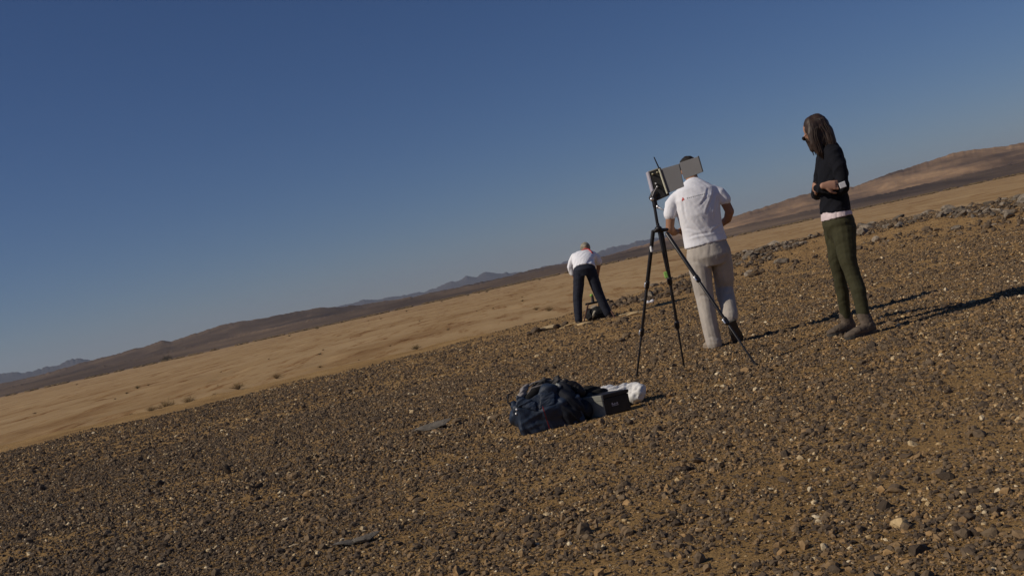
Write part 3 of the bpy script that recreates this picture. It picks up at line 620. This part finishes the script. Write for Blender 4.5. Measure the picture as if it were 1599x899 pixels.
shirt = remesh('shirt', bm, WHITE, MN, .007, 5, addf(folds((.45,0,-.89), 12, 1.0, .005, 31), creases([((.17,1.39),(.05,1.17),.006), ((.19,1.33),(.12,1.12),.006), ((.13,1.40),(.0,1.25),.004), ((-.13,1.36),(-.12,1.15),.003), ((-.15,1.01),(.08,1.03),.004), ((-.16,1.10),(-.04,1.05),.003), ((.18,1.08),(.06,1.0),.004)], .010)))
def marks(o, pts, m, nm, d=(0,1,0), sz=(.008,.006), off=.0012):
    me_ = o.data; bv = BVHTree.FromPolygons([v.co[:] for v in me_.vertices], [p.vertices[:] for p in me_.polygons])
    bm = bmesh.new()
    for q in pts:
        x, z = q[0], q[1]; w_, h_ = (q[2], q[3]) if len(q) > 2 else sz; ring = []
        for dx, dz in ((-1,-1), (0,-1), (1,-1), (1,0), (1,1), (0,1), (-1,1), (-1,0)):
            h = bv.ray_cast(V(x+dx*w_/2, -1, z+dz*h_/2), V(d))
            if h[0]: ring.append(h[0]+h[1]*off)
        if len(ring) == 8: bm.faces.new([bm.verts.new(p) for p in ring])
    return bm_obj(nm, bm, m, o)
marks(shirt, [(-.098+.0165*k, 1.352+.0005*k, (.011,.008,.012)[k % 3], (.009,.012,.007)[k % 3]) for k in range(1, 11)], mat('grey_print', (.33,.33,.34), .8), 'back_print')
marks(shirt, [(-.118,1.350,.020,.012), (-.117,1.362,.010,.012), (-.126,1.343,.010,.008)], mat('red_print', (.55,.07,.06), .8), 'emblem')
PANT = mat('beige_canvas', (.44,.395,.35), .9, .12, 9, .3, 200)
bm = bmesh.new()
tube(bm, [(.014,0,.965), (.018,-.005,.90), (.022,-.01,.82), (.022,0,.74)], [(.165,.108), (.184,.124), (.192,.132), (.165,.112)], n=24, cap=False)
tube(bm, [(-.075,0,.84), (-.083,0,.70), (-.088,.005,.58), (-.092,.01,.47), (-.100,.0,.30), (-.104,-.005,.15), (-.10,.0,.055)], [(.103,.115), (.100,.11), (.091,.10), (.082,.09), (.078,.085), (.074,.082), (.073,.088)])
tube(bm, [(.120,0,.84), (.126,.05,.70), (.124,.10,.58), (.112,.12,.50), (.100,.06,.40), (.088,-.01,.30), (.080,-.035,.255)], [(.10,.115), (.096,.105), (.090,.095), (.082,.088), (.077,.080), (.074,.075), (.072,.074)])
tr = remesh('trousers', bm, PANT, MN, .007, 4, addf(folds((.25,0,1), 8, 1.2, .005, 43), creases([((-.15,.80),(-.03,.75),.004), ((.17,.80),(.06,.75),.004), ((-.15,.49),(-.05,.47),.005), ((.05,.52),(.16,.50),.005), ((-.15,.12),(-.06,.10),.006), ((.02,.93),(.018,.80),.003)], .013)))
bm = bmesh.new(); n_ = 40
for z0_, z1_ in ((.930,.958),):
    lo = [bm.verts.new((.014+.176*math.cos(2*math.pi*k/n_), .117*math.sin(2*math.pi*k/n_)-.002, z0_-.006)) for k in range(n_)]; hi = [bm.verts.new((.014+.172*math.cos(2*math.pi*k/n_), .114*math.sin(2*math.pi*k/n_), z1_-.006)) for k in range(n_)]
    for k in range(n_): bm.faces.new((lo[k], lo[(k+1) % n_], hi[(k+1) % n_], hi[k]))
bm_obj('belt', bm, mat('dark_belt', (.05,.045,.04), .7), MN, smooth=True)
TSH = mat('tan_leather', (.30,.24,.18), .85, .2, 30, .3, 90); DSH = mat('brown_leather', (.10,.075,.055), .8, .25, 30, .3, 90)
shoe('shoe', (-.10,-.06,.0), (-.13,.23,.0), (0,0,1), TSH, mat('tan_rubber', (.25,.2,.15), .8), MN, w=.052, ankle=(-.10,.01,.11), sh=.03)
shoe('shoe', (.070,-.115,.215), (.125,.02,-.0), (0,.85,.45), DSH, SOLE, MN, w=.052, ankle=(.082,-.03,.245), sh=.026)
bm = bmesh.new(); ell(bm, HP(0,-.02,.032), (.083,.094,.088), HM); ell(bm, HP(0,-.05,-.02), (.074,.06,.07), HM)
remesh('hair', bm, mat('black_hair', (.018,.014,.012), .6, .3, 60, .5, 300), MN, .006, 2, lambda co: (vn(co[:,0]*160+co[:,1]*60, co[:,2]*50, 3)-.5)*.008)

# ---- man bending forward on the pale slabs
FB = (1.2, 18.4, 0)
FM = tag(empty('person', FB), 'man in a cap, white shirt and dark jeans bending forward far behind the tripod', 'person')
bm = bmesh.new()
HP, HM = head(bm, (.178,.45,1.222), (.0,.6,-.8), (0,.8,.6), .95)
tube(bm, [(.17,.42,1.20), (.145,.34,1.13)], [.056,.065])
tube(bm, [(.06,0,.90), (.085,.15,1.05), (.12,.32,1.10)], [(.15,.10), (.15,.10), (.17,.09)])
for hx, kn, an in ((-.045, (-.165,.03,.45), (-.222,.0,.08)), (.145, (.205,.03,.44), (.285,.02,.08))):
    tube(bm, [(hx,0,.86), ((hx+kn[0])/2,.02,.66), kn, an, (an[0], an[1], .04)], [.085,.07,.05,.04,.04])
tube(bm, [(-.05,.29,1.10), (-.145,.32,.99), (-.135,.36,.90)], [.036,.034,.030]); tube(bm, [(-.135,.36,.90), (-.115,.40,.76)], [.032,.026])
hand(bm, (-.115,.40,.76), (.3,.4,-.85), (-.8,-.2,-.2), 1, .5, .185)
tube(bm, [(.27,.28,1.08), (.33,.30,.98), (.325,.33,.91)], [.048,.042,.038]); tube(bm, [(.325,.33,.91), (.285,.38,.78), (.27,.39,.72)], [.038,.028,.025])
hand(bm, (.27,.39,.72), (-.3,.4,-.85), (.8,-.2,-.2), -1, .5, .185)
remesh('body', bm, SKIN, FM, .008, 2)
bm = bmesh.new()
tube(bm, [(.055,.0,.915), (.065,.06,1.0), (.088,.16,1.07), (.115,.28,1.125), (.14,.37,1.14)], [(.186,.135), (.188,.13), (.195,.12), (.205,.105), (.12,.08)], n=24, cap=False)
tube(bm, [(-.04,.28,1.14), (-.115,.30,1.06), (-.150,.32,.99), (-.14,.35,.88)], [.068,.06,.056,.05]); tube(bm, [(.26,.28,1.11), (.32,.29,1.03), (.335,.30,.97)], [.068,.062,.06])
remesh('shirt', bm, WHITE, FM, .009, 4, folds((.3,.5,.6), 12, 2, .012, 51))
bm = bmesh.new()
tube(bm, [(.055,.01,.955), (.052,-.01,.90), (.05,0,.80)], [(.168,.115), (.188,.138), (.165,.12)], n=22, cap=False)
tube(bm, [(-.045,0,.86), (-.105,.02,.64), (-.165,.03,.43), (-.20,.015,.25), (-.222,.0,.10)], [(.10,.115), (.092,.1), (.080,.085), (.072,.078), (.066,.078)])
tube(bm, [(.145,0,.86), (.175,.02,.64), (.205,.03,.43), (.245,.02,.25), (.280,.02,.10)], [(.10,.115), (.094,.1), (.082,.085), (.074,.078), (.070,.078)])
remesh('jeans', bm, mat('dark_denim', (.016,.019,.032), .85, .3, 10, .3, 200), FM, .009, 4, folds((1,0,-.3), 10, 3, .004, 61))
for a in ((-.225,-.06), (.285,-.04)): shoe('shoe', (a[0], a[1], .0), (a[0]+.01, a[1]+.27, .0), (0,0,1), DSH, SOLE, FM, w=.05, ankle=(a[0], a[1]+.06, .11))
bm = bmesh.new(); ell(bm, HP(0,-.015,.04), (.088,.105,.085), HM); tube(bm, [HP(-.05,.09,.055), HP(.05,.09,.055)], [(.05,.008)]*2, side=HM @ V(0,1,0))
tube(bm, [HP(-.02,-.10,-.01), HP(.02,-.10,-.01)], [(.02,.006)]*2, side=HM @ V(0,0,1)); remesh('cap', bm, mat('khaki_cloth', (.26,.235,.18), .9, .5, 25), FM, .007, 2)
bm = bmesh.new(); tube(bm, [(.095,.31,1.215), (.155,.30,1.235), (.205,.26,1.222), (.235,.19,1.185), (.25,.12,1.14)], [(.024,.010)]*5, side=(.3,1,0)); 
bm_obj('scarf', bm, mat('red_cloth', (.5,.07,.08), .9), FM, smooth=True)

# ------------------------------------------------------------------ tripod with instrument
BLK = mat('black_metal', (.022,.020,.022), .4, metal=.3, spec=.5); SIL = mat('silver_metal', (.75,.75,.76), .3, metal=.8); GRN = mat('green_plastic', (.30,.55,.12), .5)
TY = 8.65; J = at(1027, 358, TY); TT = tag(empty('camera_tripod', (J.x, TY, 0)), 'tall black tripod with three spread legs carrying the grey instrument box', 'tripod')
tl = lambda p: V(p)-V(J.x, TY, 0)
feet = [(*gnd(993,588),0), (*gnd(1068,572),0), (*gnd(1180,567),0)]; tops = [at(1020,361,TY), at(1033,361,TY+.03), at(1041,364,TY-.02)]
clampt = [((.14,.38), 'w'), ((.36,), 'b'), ((.35,.68), 'b')]
for k in range(3):
    a, b = tl(tops[k]), tl(V(feet[k])-V(0,0,.02)); P_ = lambda t: a.lerp(b, t); bm = bmesh.new()
    tube(bm, [P_(0), P_(.36)], [(.016,.011)]*2, n=8); lg = bm_obj('leg', bm, BLK, TT, smooth=True)
    bm = bmesh.new(); tube(bm, [P_(.36), P_(.68)], [(.0125,.009)]*2, n=8); bm_obj('middle_section', bm, BLK, lg, smooth=True)
    bm = bmesh.new(); tube(bm, [P_(.68), P_(.98)], [(.0085,.007)]*2, n=8); bm_obj('lower_section', bm, BLK, lg, smooth=True)
    for t_ in (.355, .675):
        bm = bmesh.new(); q = (b-a).normalized(); tube(bm, [P_(t_)-q*.022, P_(t_)+q*.022], [(.02,.016)]*2, n=8); bm_obj('clamp', bm, BLK, lg, smooth=True)
        bm = bmesh.new(); p = P_(t_)+V(-.018,-.018,0); tube(bm, [p-q*.016, p+q*.016], [.008,.007], n=6); bm_obj('lever', bm, SIL if k != 1 else BLK, lg, smooth=True)
    bm = bmesh.new(); ell(bm, P_(.99), (.015,.015,.014), sub=2); bm_obj('rubber_foot', bm, mat('foot_rubber', (.02,.02,.02), .9), lg, smooth=True)
p = tl(at(1017,389,TY-.03)); bm = bmesh.new(); tube(bm, [p-V(0,0,.014), p+V(0,0,.014)], [.011,.010], n=8); bm_obj('leg_tag', bm, mat('white_tape', (.8,.8,.8), .6), TT, smooth=True)
bm = bmesh.new(); tube(bm, [tl(at(1022,322,TY)), tl(at(1027,352,TY))], [.012,.012], n=12); tube(bm, [tl(at(1027,350,TY)), tl(at(1043,428,TY+.01))], [.014,.011], n=10); bm_obj('centre_column', bm, BLK, TT, smooth=True)
bm = bmesh.new(); c_ = tl(at(1028,357,TY)); tube(bm, [c_+V(-.03,0,-.012), c_+V(.065,0,-.022)], [(.015,.02)]*2, side=(0,0,1), n=10); ell(bm, c_, (.03,.035,.024), sub=2); remesh('spider', bm, BLK, TT, .004, 2)
c_ = tl(at(1040,429,TY)); bm = bmesh.new(); box(bm, c_+V(-.004,-.024,0), (.028,.014,.052), Matrix.Rotation(R(-4),3,'Y')); bm_obj('green_knob', bm, GRN, TT, bevel=.005)
bm = bmesh.new(); c_ = tl(at(1021,312,TY)); tube(bm, [c_+V(0,0,-.05), c_+V(.005,0,.03)], [.02,.022], n=12); tube(bm, [c_+V(-.01,0,.01), c_+V(.02,0,.05)], [(.03,.02)]*2, n=10); remesh('pan_head', bm, BLK, TT, .004, 1)
bm = bmesh.new(); ell(bm, tl(at(1018,311,TY-.04)), (.016,.016,.016), sub=2); bm_obj('ball_knob', bm, SIL, TT, smooth=True)
bm = bmesh.new(); p = tl(at(1027,323,TY-.02)); tube(bm, [p, p+V(.035,-.03,-.035)], [.008,.005], n=8); ell(bm, p, (.013,.013,.016), sub=2); bm_obj('pan_handle', bm, SIL, TT, smooth=True)
# small measuring instrument on the head: dark housing, two grey panels, antenna
IC = at(1022, 312, TY); INS = tag(empty('measuring_instrument', IC), 'dark instrument box with two flat grey panels and a thin antenna on the tall tripod', 'instrument')
il = lambda x, y, dy=0: at(x, y, TY+dy)-IC
DK = mat('dark_housing', (.028,.027,.026), .55, .2, 20); PNL = mat('grey_panel', (.175,.172,.178), .55, .04, 15, .05, 90); EDG = mat('cream_edge', (.72,.70,.55), .5)
bm = bmesh.new(); slab(bm, [il(1012,270), il(1023,314), il(1045,304,-.02), il(1031,263,-.02)], .10); bm_obj('housing', bm, DK, INS, bevel=.005)
bm = bmesh.new(); slab(bm, [il(1011,268,-.006), il(1022,312,-.006), il(1024.5,311.5,-.006), il(1013.5,267.5,-.006)], .112); bm_obj('side_rail', bm, mat('pale_rail', (.5,.48,.55), .5), INS, bevel=.002)
for a, b in (((1012.5,269.2), (1031,262.5)),):
    bm = bmesh.new(); slab(bm, [il(a[0],a[1]-1.6,-.004), il(a[0]+.3,a[1]+.3,-.004), il(b[0]+.3,b[1]+.3,-.024), il(b[0],b[1]-1.6,-.024)], .108); bm_obj('top_rail', bm, mat('grey_rail', (.3,.29,.25), .5), INS, bevel=.002)
bm = bmesh.new(); slab(bm, [il(1028.5,264,-.045), il(1041.5,302.5,-.045), il(1043.2,302,-.045), il(1030.2,263.2,-.045)], .12); bm_obj('edge_strip', bm, EDG, INS, bevel=.0015)
bm = bmesh.new(); slab(bm, [il(1030.3,264.5,-.03), il(1043.3,301.5,-.03), il(1068,291.5,-.09), il(1060,256,-.09)], .012); bm_obj('panel', bm, PNL, INS, bevel=.0015)
bm = bmesh.new(); slab(bm, [il(1060.5,254.5,-.104), il(1068,280,-.104), il(1097.2,268.5,-.19), il(1090,244.5,-.19)], .012); q2 = bm_obj('panel', bm, PNL, INS, bevel=.0015)
bm = bmesh.new(); slab(bm, [il(1089.9,243.8,-.192), il(1097,268.2,-.192), il(1098.4,267.7,-.192), il(1091.4,243.2,-.192)], .016); bm_obj('panel_edge', bm, mat('dark_edge', (.08,.08,.08), .6), INS)
bm = bmesh.new(); tube(bm, [il(1021.5,246,-.03), il(1030.5,266,-.03)], [.0045,.0055], n=8); bm_obj('antenna', bm, BLK, INS, smooth=True)
for (x, y) in ((1019,272), (1026,269.5), (1024,287), (1026,292)):
    bm = bmesh.new(); p = il(x, y, -.012); tube(bm, [p+V(0,.01,0), p-V(0,.014,0)], [.0085,.0075], n=10); bm_obj('connector', bm, mat('brass', (.5,.46,.32), .4, metal=.6) if y < 280 else SIL, INS, smooth=True)
bm = bmesh.new(); tube(bm, [il(1025,293,-.03), il(1021,300,-.055), il(1019,306,-.035)], [.004]*3, n=6); bm_obj('cable', bm, mat('grey_cable', (.4,.38,.38), .6), INS, smooth=True)

# small tripod in front of the bending man and his black bag
ST = tag(empty('small_tripod', (1.22, 18.8, 0)), 'low dark tripod set up between the legs of the bending man', 'tripod')
sp = lambda x, y, Y_: at(x, y, Y_)-V(1.22, 18.8, 0)
ap = sp(925,474,18.8)
for (x, y) in ((911,506), (961,498), (936,492)):
    g_ = gnd(x, y); Yf = min(g_[1], 19.4); ft = V(gnd(x,y)[0], gnd(x,y)[1], 0)-V(1.22,18.8,0); bm = bmesh.new()
    s0 = sp(918,476,18.75) if x < 920 else (sp(948,474,18.8) if x > 950 else sp(935,474,18.9))
    tube(bm, [s0, ft], [.016,.011], n=8); bm_obj('leg', bm, mat('rust_metal', (.10,.05,.035), .6), ST, smooth=True)
bm = bmesh.new(); tube(bm, [sp(915,475,18.78), sp(950,468,18.82)], [(.02,.025)]*2, side=(0,0,1), n=10); tube(bm, [sp(926,472,18.8), sp(925,462,18.8)], [.03,.02], n=10); remesh('head', bm, BLK, ST, .006, 2)
bm = bmesh.new(); ell(bm, sp(923.5,461,18.75), (.03,.02,.028), sub=2); bm_obj('green_knob', bm, GRN, ST, smooth=True)
bg_ = V(*gnd(938,500), 0); BK = tag(empty('equipment_bag', (bg_.x, bg_.y+.25, 0)), 'small black equipment bag on the ground beside the bending man', 'bag')
bm = bmesh.new(); tube(bm, [(-.14,0,.09), (-.02,0,.12), (.12,0,.10)], [(.08,.1), (.11,.12), (.09,.11)], side=(0,1,0)); remesh('bag_body', bm, mat('black_nylon', (.014,.014,.016), .8), BK, .01, 3, folds((1,0,.3), 20, 6, .014, 71))
bm = bmesh.new(); tube(bm, [(-.10,-.07,.06), (-.09,-.13,.12), (-.05,-.09,.17)], [(.018,.006)]*3); bm_obj('strap', bm, mat('pale_strap', (.5,.45,.36), .8), BK, smooth=True)
g_ = gnd(1013, 476.5); bm = bmesh.new(); tube(bm, [(-.05,0,.03), (0,0,.045), (.05,0,.04), (.085,0,.06)], [.028,.045,.035,.03], n=12)
tag(remesh('plastic_bag', bm, mat('white_film', (.8,.8,.82), .5), None, .006, 2, folds((1,0,.3), 40, 12, .014, 73), loc=(g_[0], g_[1], .0)), 'crumpled little white plastic bag on the ground, seen past the tall tripod leg', 'plastic bag')

# ------------------------------------------------------------------ duffel bag
BX, BY = .04, 7.10; DB = tag(empty('duffel_bag', (BX, BY, 0)), 'open blue duffel bag stuffed with dark gear, on the gravel in the middle', 'bag')
BLU = mat('blue_nylon', (.010,.021,.045), .6, .35, 14, .25, 160, spec=.5); NVY = mat('dark_navy_nylon', (.007,.009,.016), .7, .3, 14, .2, 160)
def L_(x, y, dy=0): return at(x, y, BY+dy)-V(BX, BY, 0)
bm = bmesh.new()
tube(bm, [(-.145,.0,.115), (-.10,-.01,.125), (.0,-.015,.13), (.10,-.01,.12), (.19,.02,.09), (.21,.03,.085)], [(.095,.09), (.125,.125), (.135,.13), (.13,.125), (.10,.085), (.07,.07)], side=(0,1,0), n=20)
box(bm, (.025,-.01,.085), (.41,.235,.17), Matrix.Rotation(R(4),3,'Z')); box(bm, (-.16,-.02,.10), (.05,.21,.20), Matrix.Rotation(R(-8),3,'Y')); ell(bm, (-.19,-.02,.19), (.03,.06,.03)); ell(bm, (.045,-.07,.235), (.06,.05,.045)); ell(bm, (-.10,-.08,.19), (.06,.04,.02))
body_ = remesh('bag_body', bm, BLU, DB, .007, 3, addf(folds((1,0,.35), 9, 2.5, .016, 81), folds((.5,0,-.85), 12, 3, .010, 83)))
bm = bmesh.new(); tube(bm, [L_(826,622,-.09), L_(838,612,-.08), L_(850,606,-.06)], [(.03,.02), (.035,.02), (.025,.02)], side=(.3,0,.9)); tube(bm, [L_(838,636,-.135), L_(846,628,-.12), L_(858,626,-.12)], [(.008,.008), (.014,.01), (.008,.01)]); remesh('opening_shade', bm, mat('opening_shade_black', (.008,.008,.009), .9), DB, .005, 2)  # dark gap of the open bag: its shade modelled as black lumps
bm = bmesh.new(); slab(bm, [L_(806,617,-.125), L_(806,634,-.135), L_(838,641,-.15), L_(836,626,-.135)], .008); slab(bm, [L_(845,613,-.115), L_(842,638,-.15), L_(866,630,-.145), L_(866,611,-.115)], .008); remesh('flap', bm, BLU, DB, .004, 4, folds((1,0,.4), 30, 8, .008, 85))
bm = bmesh.new()
tube(bm, [(.11,-.04,.22), (.13,-.08,.15), (.15,-.085,.08), (.16,-.07,.04)], [(.075,.05), (.085,.06), (.095,.06), (.095,.06)], side=(1,0,0)); ell(bm, (.245,-.01,.06), (.05,.09,.06))
remesh('end_pocket', bm, NVY, DB, .008, 5, addf(folds((.6,0,-.8), 15, 3, .022, 91)))
marks_bm = bmesh.new(); me_ = body_.data; bv = BVHTree.FromPolygons([v.co[:] for v in me_.vertices], [p.vertices[:] for p in me_.polygons]); prev = None
for k in range(13):
    z_ = .165-.0128*k; h = bv.ray_cast(V(-.012+.0012*k, -1, z_), V(0,1,0))
    if h[0]:
        c_ = h[0]+V(0,-.0022,0); w2 = [marks_bm.verts.new(c_+V(-.003,0,0)), marks_bm.verts.new(c_+V(.003,0,0))]
        if prev: marks_bm.faces.new((prev[0], prev[1], w2[1], w2[0]))
        prev = w2
bm_obj('red_piping', marks_bm, mat('red_piping', (.16,.015,.02), .7), DB)
for (x, y) in ((806.5,635), (806,641.5)):
    h = bv.ray_cast(V(L_(x,y).x, -1, L_(x,y).z), V(0,1,0)); p = h[0] if h[0] else L_(x, y, -.1); bm = bmesh.new(); bmesh.ops.create_uvsphere(bm, u_segments=12, v_segments=8, radius=.0075)
    bm_obj('strap_ring', bm, mat('bright_chrome', (.9,.9,.9), .2, metal=.3), DB, smooth=True, loc=p-V(0,.004,0))
bm = bmesh.new(); tube(bm, [L_(800,634,-.05), L_(793,628,-.04), L_(793,616,-.02), L_(800,613,0)], [(.011,.005)]*4, side=(0,1,0), n=8); bm_obj('end_loop', bm, NVY, DB, smooth=True)
bm = bmesh.new(); tube(bm, [L_(812,622,.02), L_(818,608,.02), L_(832,598,.03), L_(848,593,.04), L_(864,594,.04)], [(.014,.006)]*5, side=(0,1,0), n=8)
tube(bm, [L_(822,618,-.07), L_(830,606,-.07), L_(846,601,-.06), L_(858,602,-.05)], [(.012,.006)]*4, side=(0,1,0), n=8); bm_obj('carry_handle', bm, mat('grey_webbing', (.16,.145,.14), .85, .2, 80, .3, 200), DB, smooth=True)
# gear lying in the bag
def lump(name, label, cat, base, parts, m, f, vox=.007):
    bm = bmesh.new()
    for p in parts:
        if p[0] == 'e': ell(bm, p[1], p[2])
        else: tube(bm, p[1], p[2], side=p[3] if len(p) > 3 else (1,0,0))
    return tag(remesh(name, bm, m, None, vox, 4, f, loc=base), label, cat)
B0 = (BX, BY, 0)
lump('jacket', 'dark grey jacket bundled in the open top of the blue duffel bag', 'jacket', B0, [('t', [(-.02,.05,.24), (.05,.05,.275), (.12,.04,.27), (.17,.03,.235)], [(.04,.05), (.045,.05), (.04,.045), (.03,.04)]), ('e', (-.11,.0,.215), (.045,.05,.03))], mat('charcoal_cloth', (.055,.052,.052), .9, .5, 18, .4, 80), folds((.8,0,.5), 30, 6, .026, 101))
lump('scarf', 'light grey cloth poking out at the left side of the blue duffel bag top', 'cloth', B0, [('t', [L_(813,620,-.08), L_(817,611,-.06), L_(823,604,-.03)], [.018,.02,.016])], mat('light_grey_cloth', (.24,.22,.215), .9), folds((.8,0,.5), 50, 14, .014, 103), .004)
lump('paper_wrapper', 'crumpled pale grey wrapper on top of the duffel bag, right side', 'wrapper', B0, [('t', [L_(869,603,-.05), L_(875,605,-.06), L_(879,611,-.06)], [.018,.017,.008])], mat('pale_paper', (.36,.37,.34), .8), folds((.4,0,.8), 60, 16, .016, 105), .004)
lump('camera_case', 'black camera case lying on the right end of the duffel bag', 'case', B0, [('t', [(.165,.02,.235), (.205,.02,.215), (.245,.0,.185)], [.04,.045,.035])], mat('black_case', (.012,.010,.010), .6), folds((.4,0,.8), 20, 6, .012, 107), .006)
g_ = (.345, 7.26, 0); PO = tag(empty('camera_pouch', g_), 'rounded black pouch between the blue duffel bag and the dark grey box', 'pouch')
bm = bmesh.new(); tube(bm, [(-.06,0,.09), (.0,0,.12), (.07,0,.095)], [(.08,.075), (.09,.075), (.07,.07)], side=(0,1,0)); box(bm, (0,0,.04), (.16,.14,.08)); remesh('pouch_body', bm, mat('black_cordura', (.012,.011,.011), .85), PO, .007, 4, folds((1,0,.4), 20, 6, .014, 111))
bm = bmesh.new(); tube(bm, [(-.025,-.085,.10), (.0,-.092,.12), (.02,-.085,.135)], [(.028,.006)]*3, side=(1,0,0)); bm_obj('pocket_patch', bm, mat('grey_green_patch', (.06,.06,.05), .8), PO, smooth=True)
bm = bmesh.new(); tube(bm, [(-.11,-.10,.135), (-.09,-.13,.11), (-.055,-.17,.075), (-.03,-.19,.05)], [(.014,.005)]*4, side=(.6,0,.8)); bm_obj('strap', bm, mat('grey_strap', (.085,.085,.075), .8), PO, smooth=True)

# battery box with a corner towards the camera
c0 = V(*gnd(945, 650), 0); uL = V(-.80,.60,0); uR = V(.97,.24,0); LL, LRr, BH = .155, .185, .138
BB = tag(empty('battery_box', c0), 'dark grey lidded box with a small white mark, right of the blue duffel bag', 'box')
def prism(bm, o, a, b, z0, z1, g=0.):
    o = V(o)-(a.normalized()+b.normalized())*g; a = a+a.normalized()*2*g; b = b+b.normalized()*2*g
    q = [o, o+a, o+a+b, o+b]; lo = [bm.verts.new(p+V(0,0,z0)) for p in q]; hi = [bm.verts.new(p+V(0,0,z1)) for p in q]
    bm.faces.new(lo[::-1]); bm.faces.new(hi)
    for k in range(4): bm.faces.new((lo[k], lo[(k+1) % 4], hi[(k+1) % 4], hi[k]))
GRY = mat('grey_plastic', (.105,.105,.09), .55, .12, 25, .1, 120)
GRL = mat('light_grey_plastic', (.21,.21,.185), .6, .12, 25, .1, 120); BKP = mat('brown_black_plastic', (.022,.018,.016), .5, .2, 25, .1, 120)
bm = bmesh.new(); prism(bm, uR*.012, uL*LL, uR*(LRr-.012), 0, .112); bm_obj('case', bm, BKP, BB, bevel=.004)
bm = bmesh.new(); prism(bm, uR*.012, uL*LL, uR*(LRr-.012), .1125, BH, .003); bm_obj('lid', bm, BKP, BB, bevel=.005)
bm = bmesh.new(); prism(bm, (0,0,0), uL*LL, uR*.0115, 0, .100); bm_obj('end_panel', bm, GRL, BB, bevel=.003)
bm = bmesh.new(); prism(bm, (0,0,0), uL*LL, uR*.0115, .1005, BH, .0015); bm_obj('end_lid', bm, GRL, BB, bevel=.003)
nr_ = V(uR.y, -uR.x, 0); bm = bmesh.new()
for k, (u_, v_, w_, h_) in enumerate([(.060,.068,.007,.014), (.070,.064,.006,.007), (.078,.066,.005,.010), (.086,.065,.006,.007), (.095,.067,.006,.012), (.076,.0555,.046,.003)]):
    o_ = uR*u_+V(0,0,v_-h_/2)+nr_*.0015; bm.faces.new([bm.verts.new(p) for p in (o_, o_+uR*w_, o_+uR*(w_+.001)+V(0,0,h_), o_+uR*.001+V(0,0,h_))]) if u_ != .076 else bm.faces.new([bm.verts.new(p) for p in (o_-uR*.016, o_+uR*.030, o_+uR*.030+V(0,0,h_), o_-uR*.016+V(0,0,h_))])
bm_obj('white_mark', bm, mat('white_ink', (.38,.36,.42), .6), BB)
lump('white_jacket', 'crumpled white jacket lying behind the dark grey box', 'jacket', (.55, 7.36, 0), [('t', [(-.14,0,.10), (-.04,0,.09), (.06,0,.08), (.11,-.02,.08)], [(.06,.045), (.06,.055), (.055,.055), (.045,.05)], (0,1,0)), ('e', (.13,-.07,.075), (.045,.05,.05)), ('e', (.09,-.05,.05), (.05,.06,.05)), ('e', (-.05,.02,.05), (.12,.09,.05))], mat('off_white_cloth', (.70,.69,.68), .9, .06, 20, .2, 90), addf(folds((1,0,.2), 28, 6, .022, 121), folds((.2,0,1), 24, 8, .012, 123)))
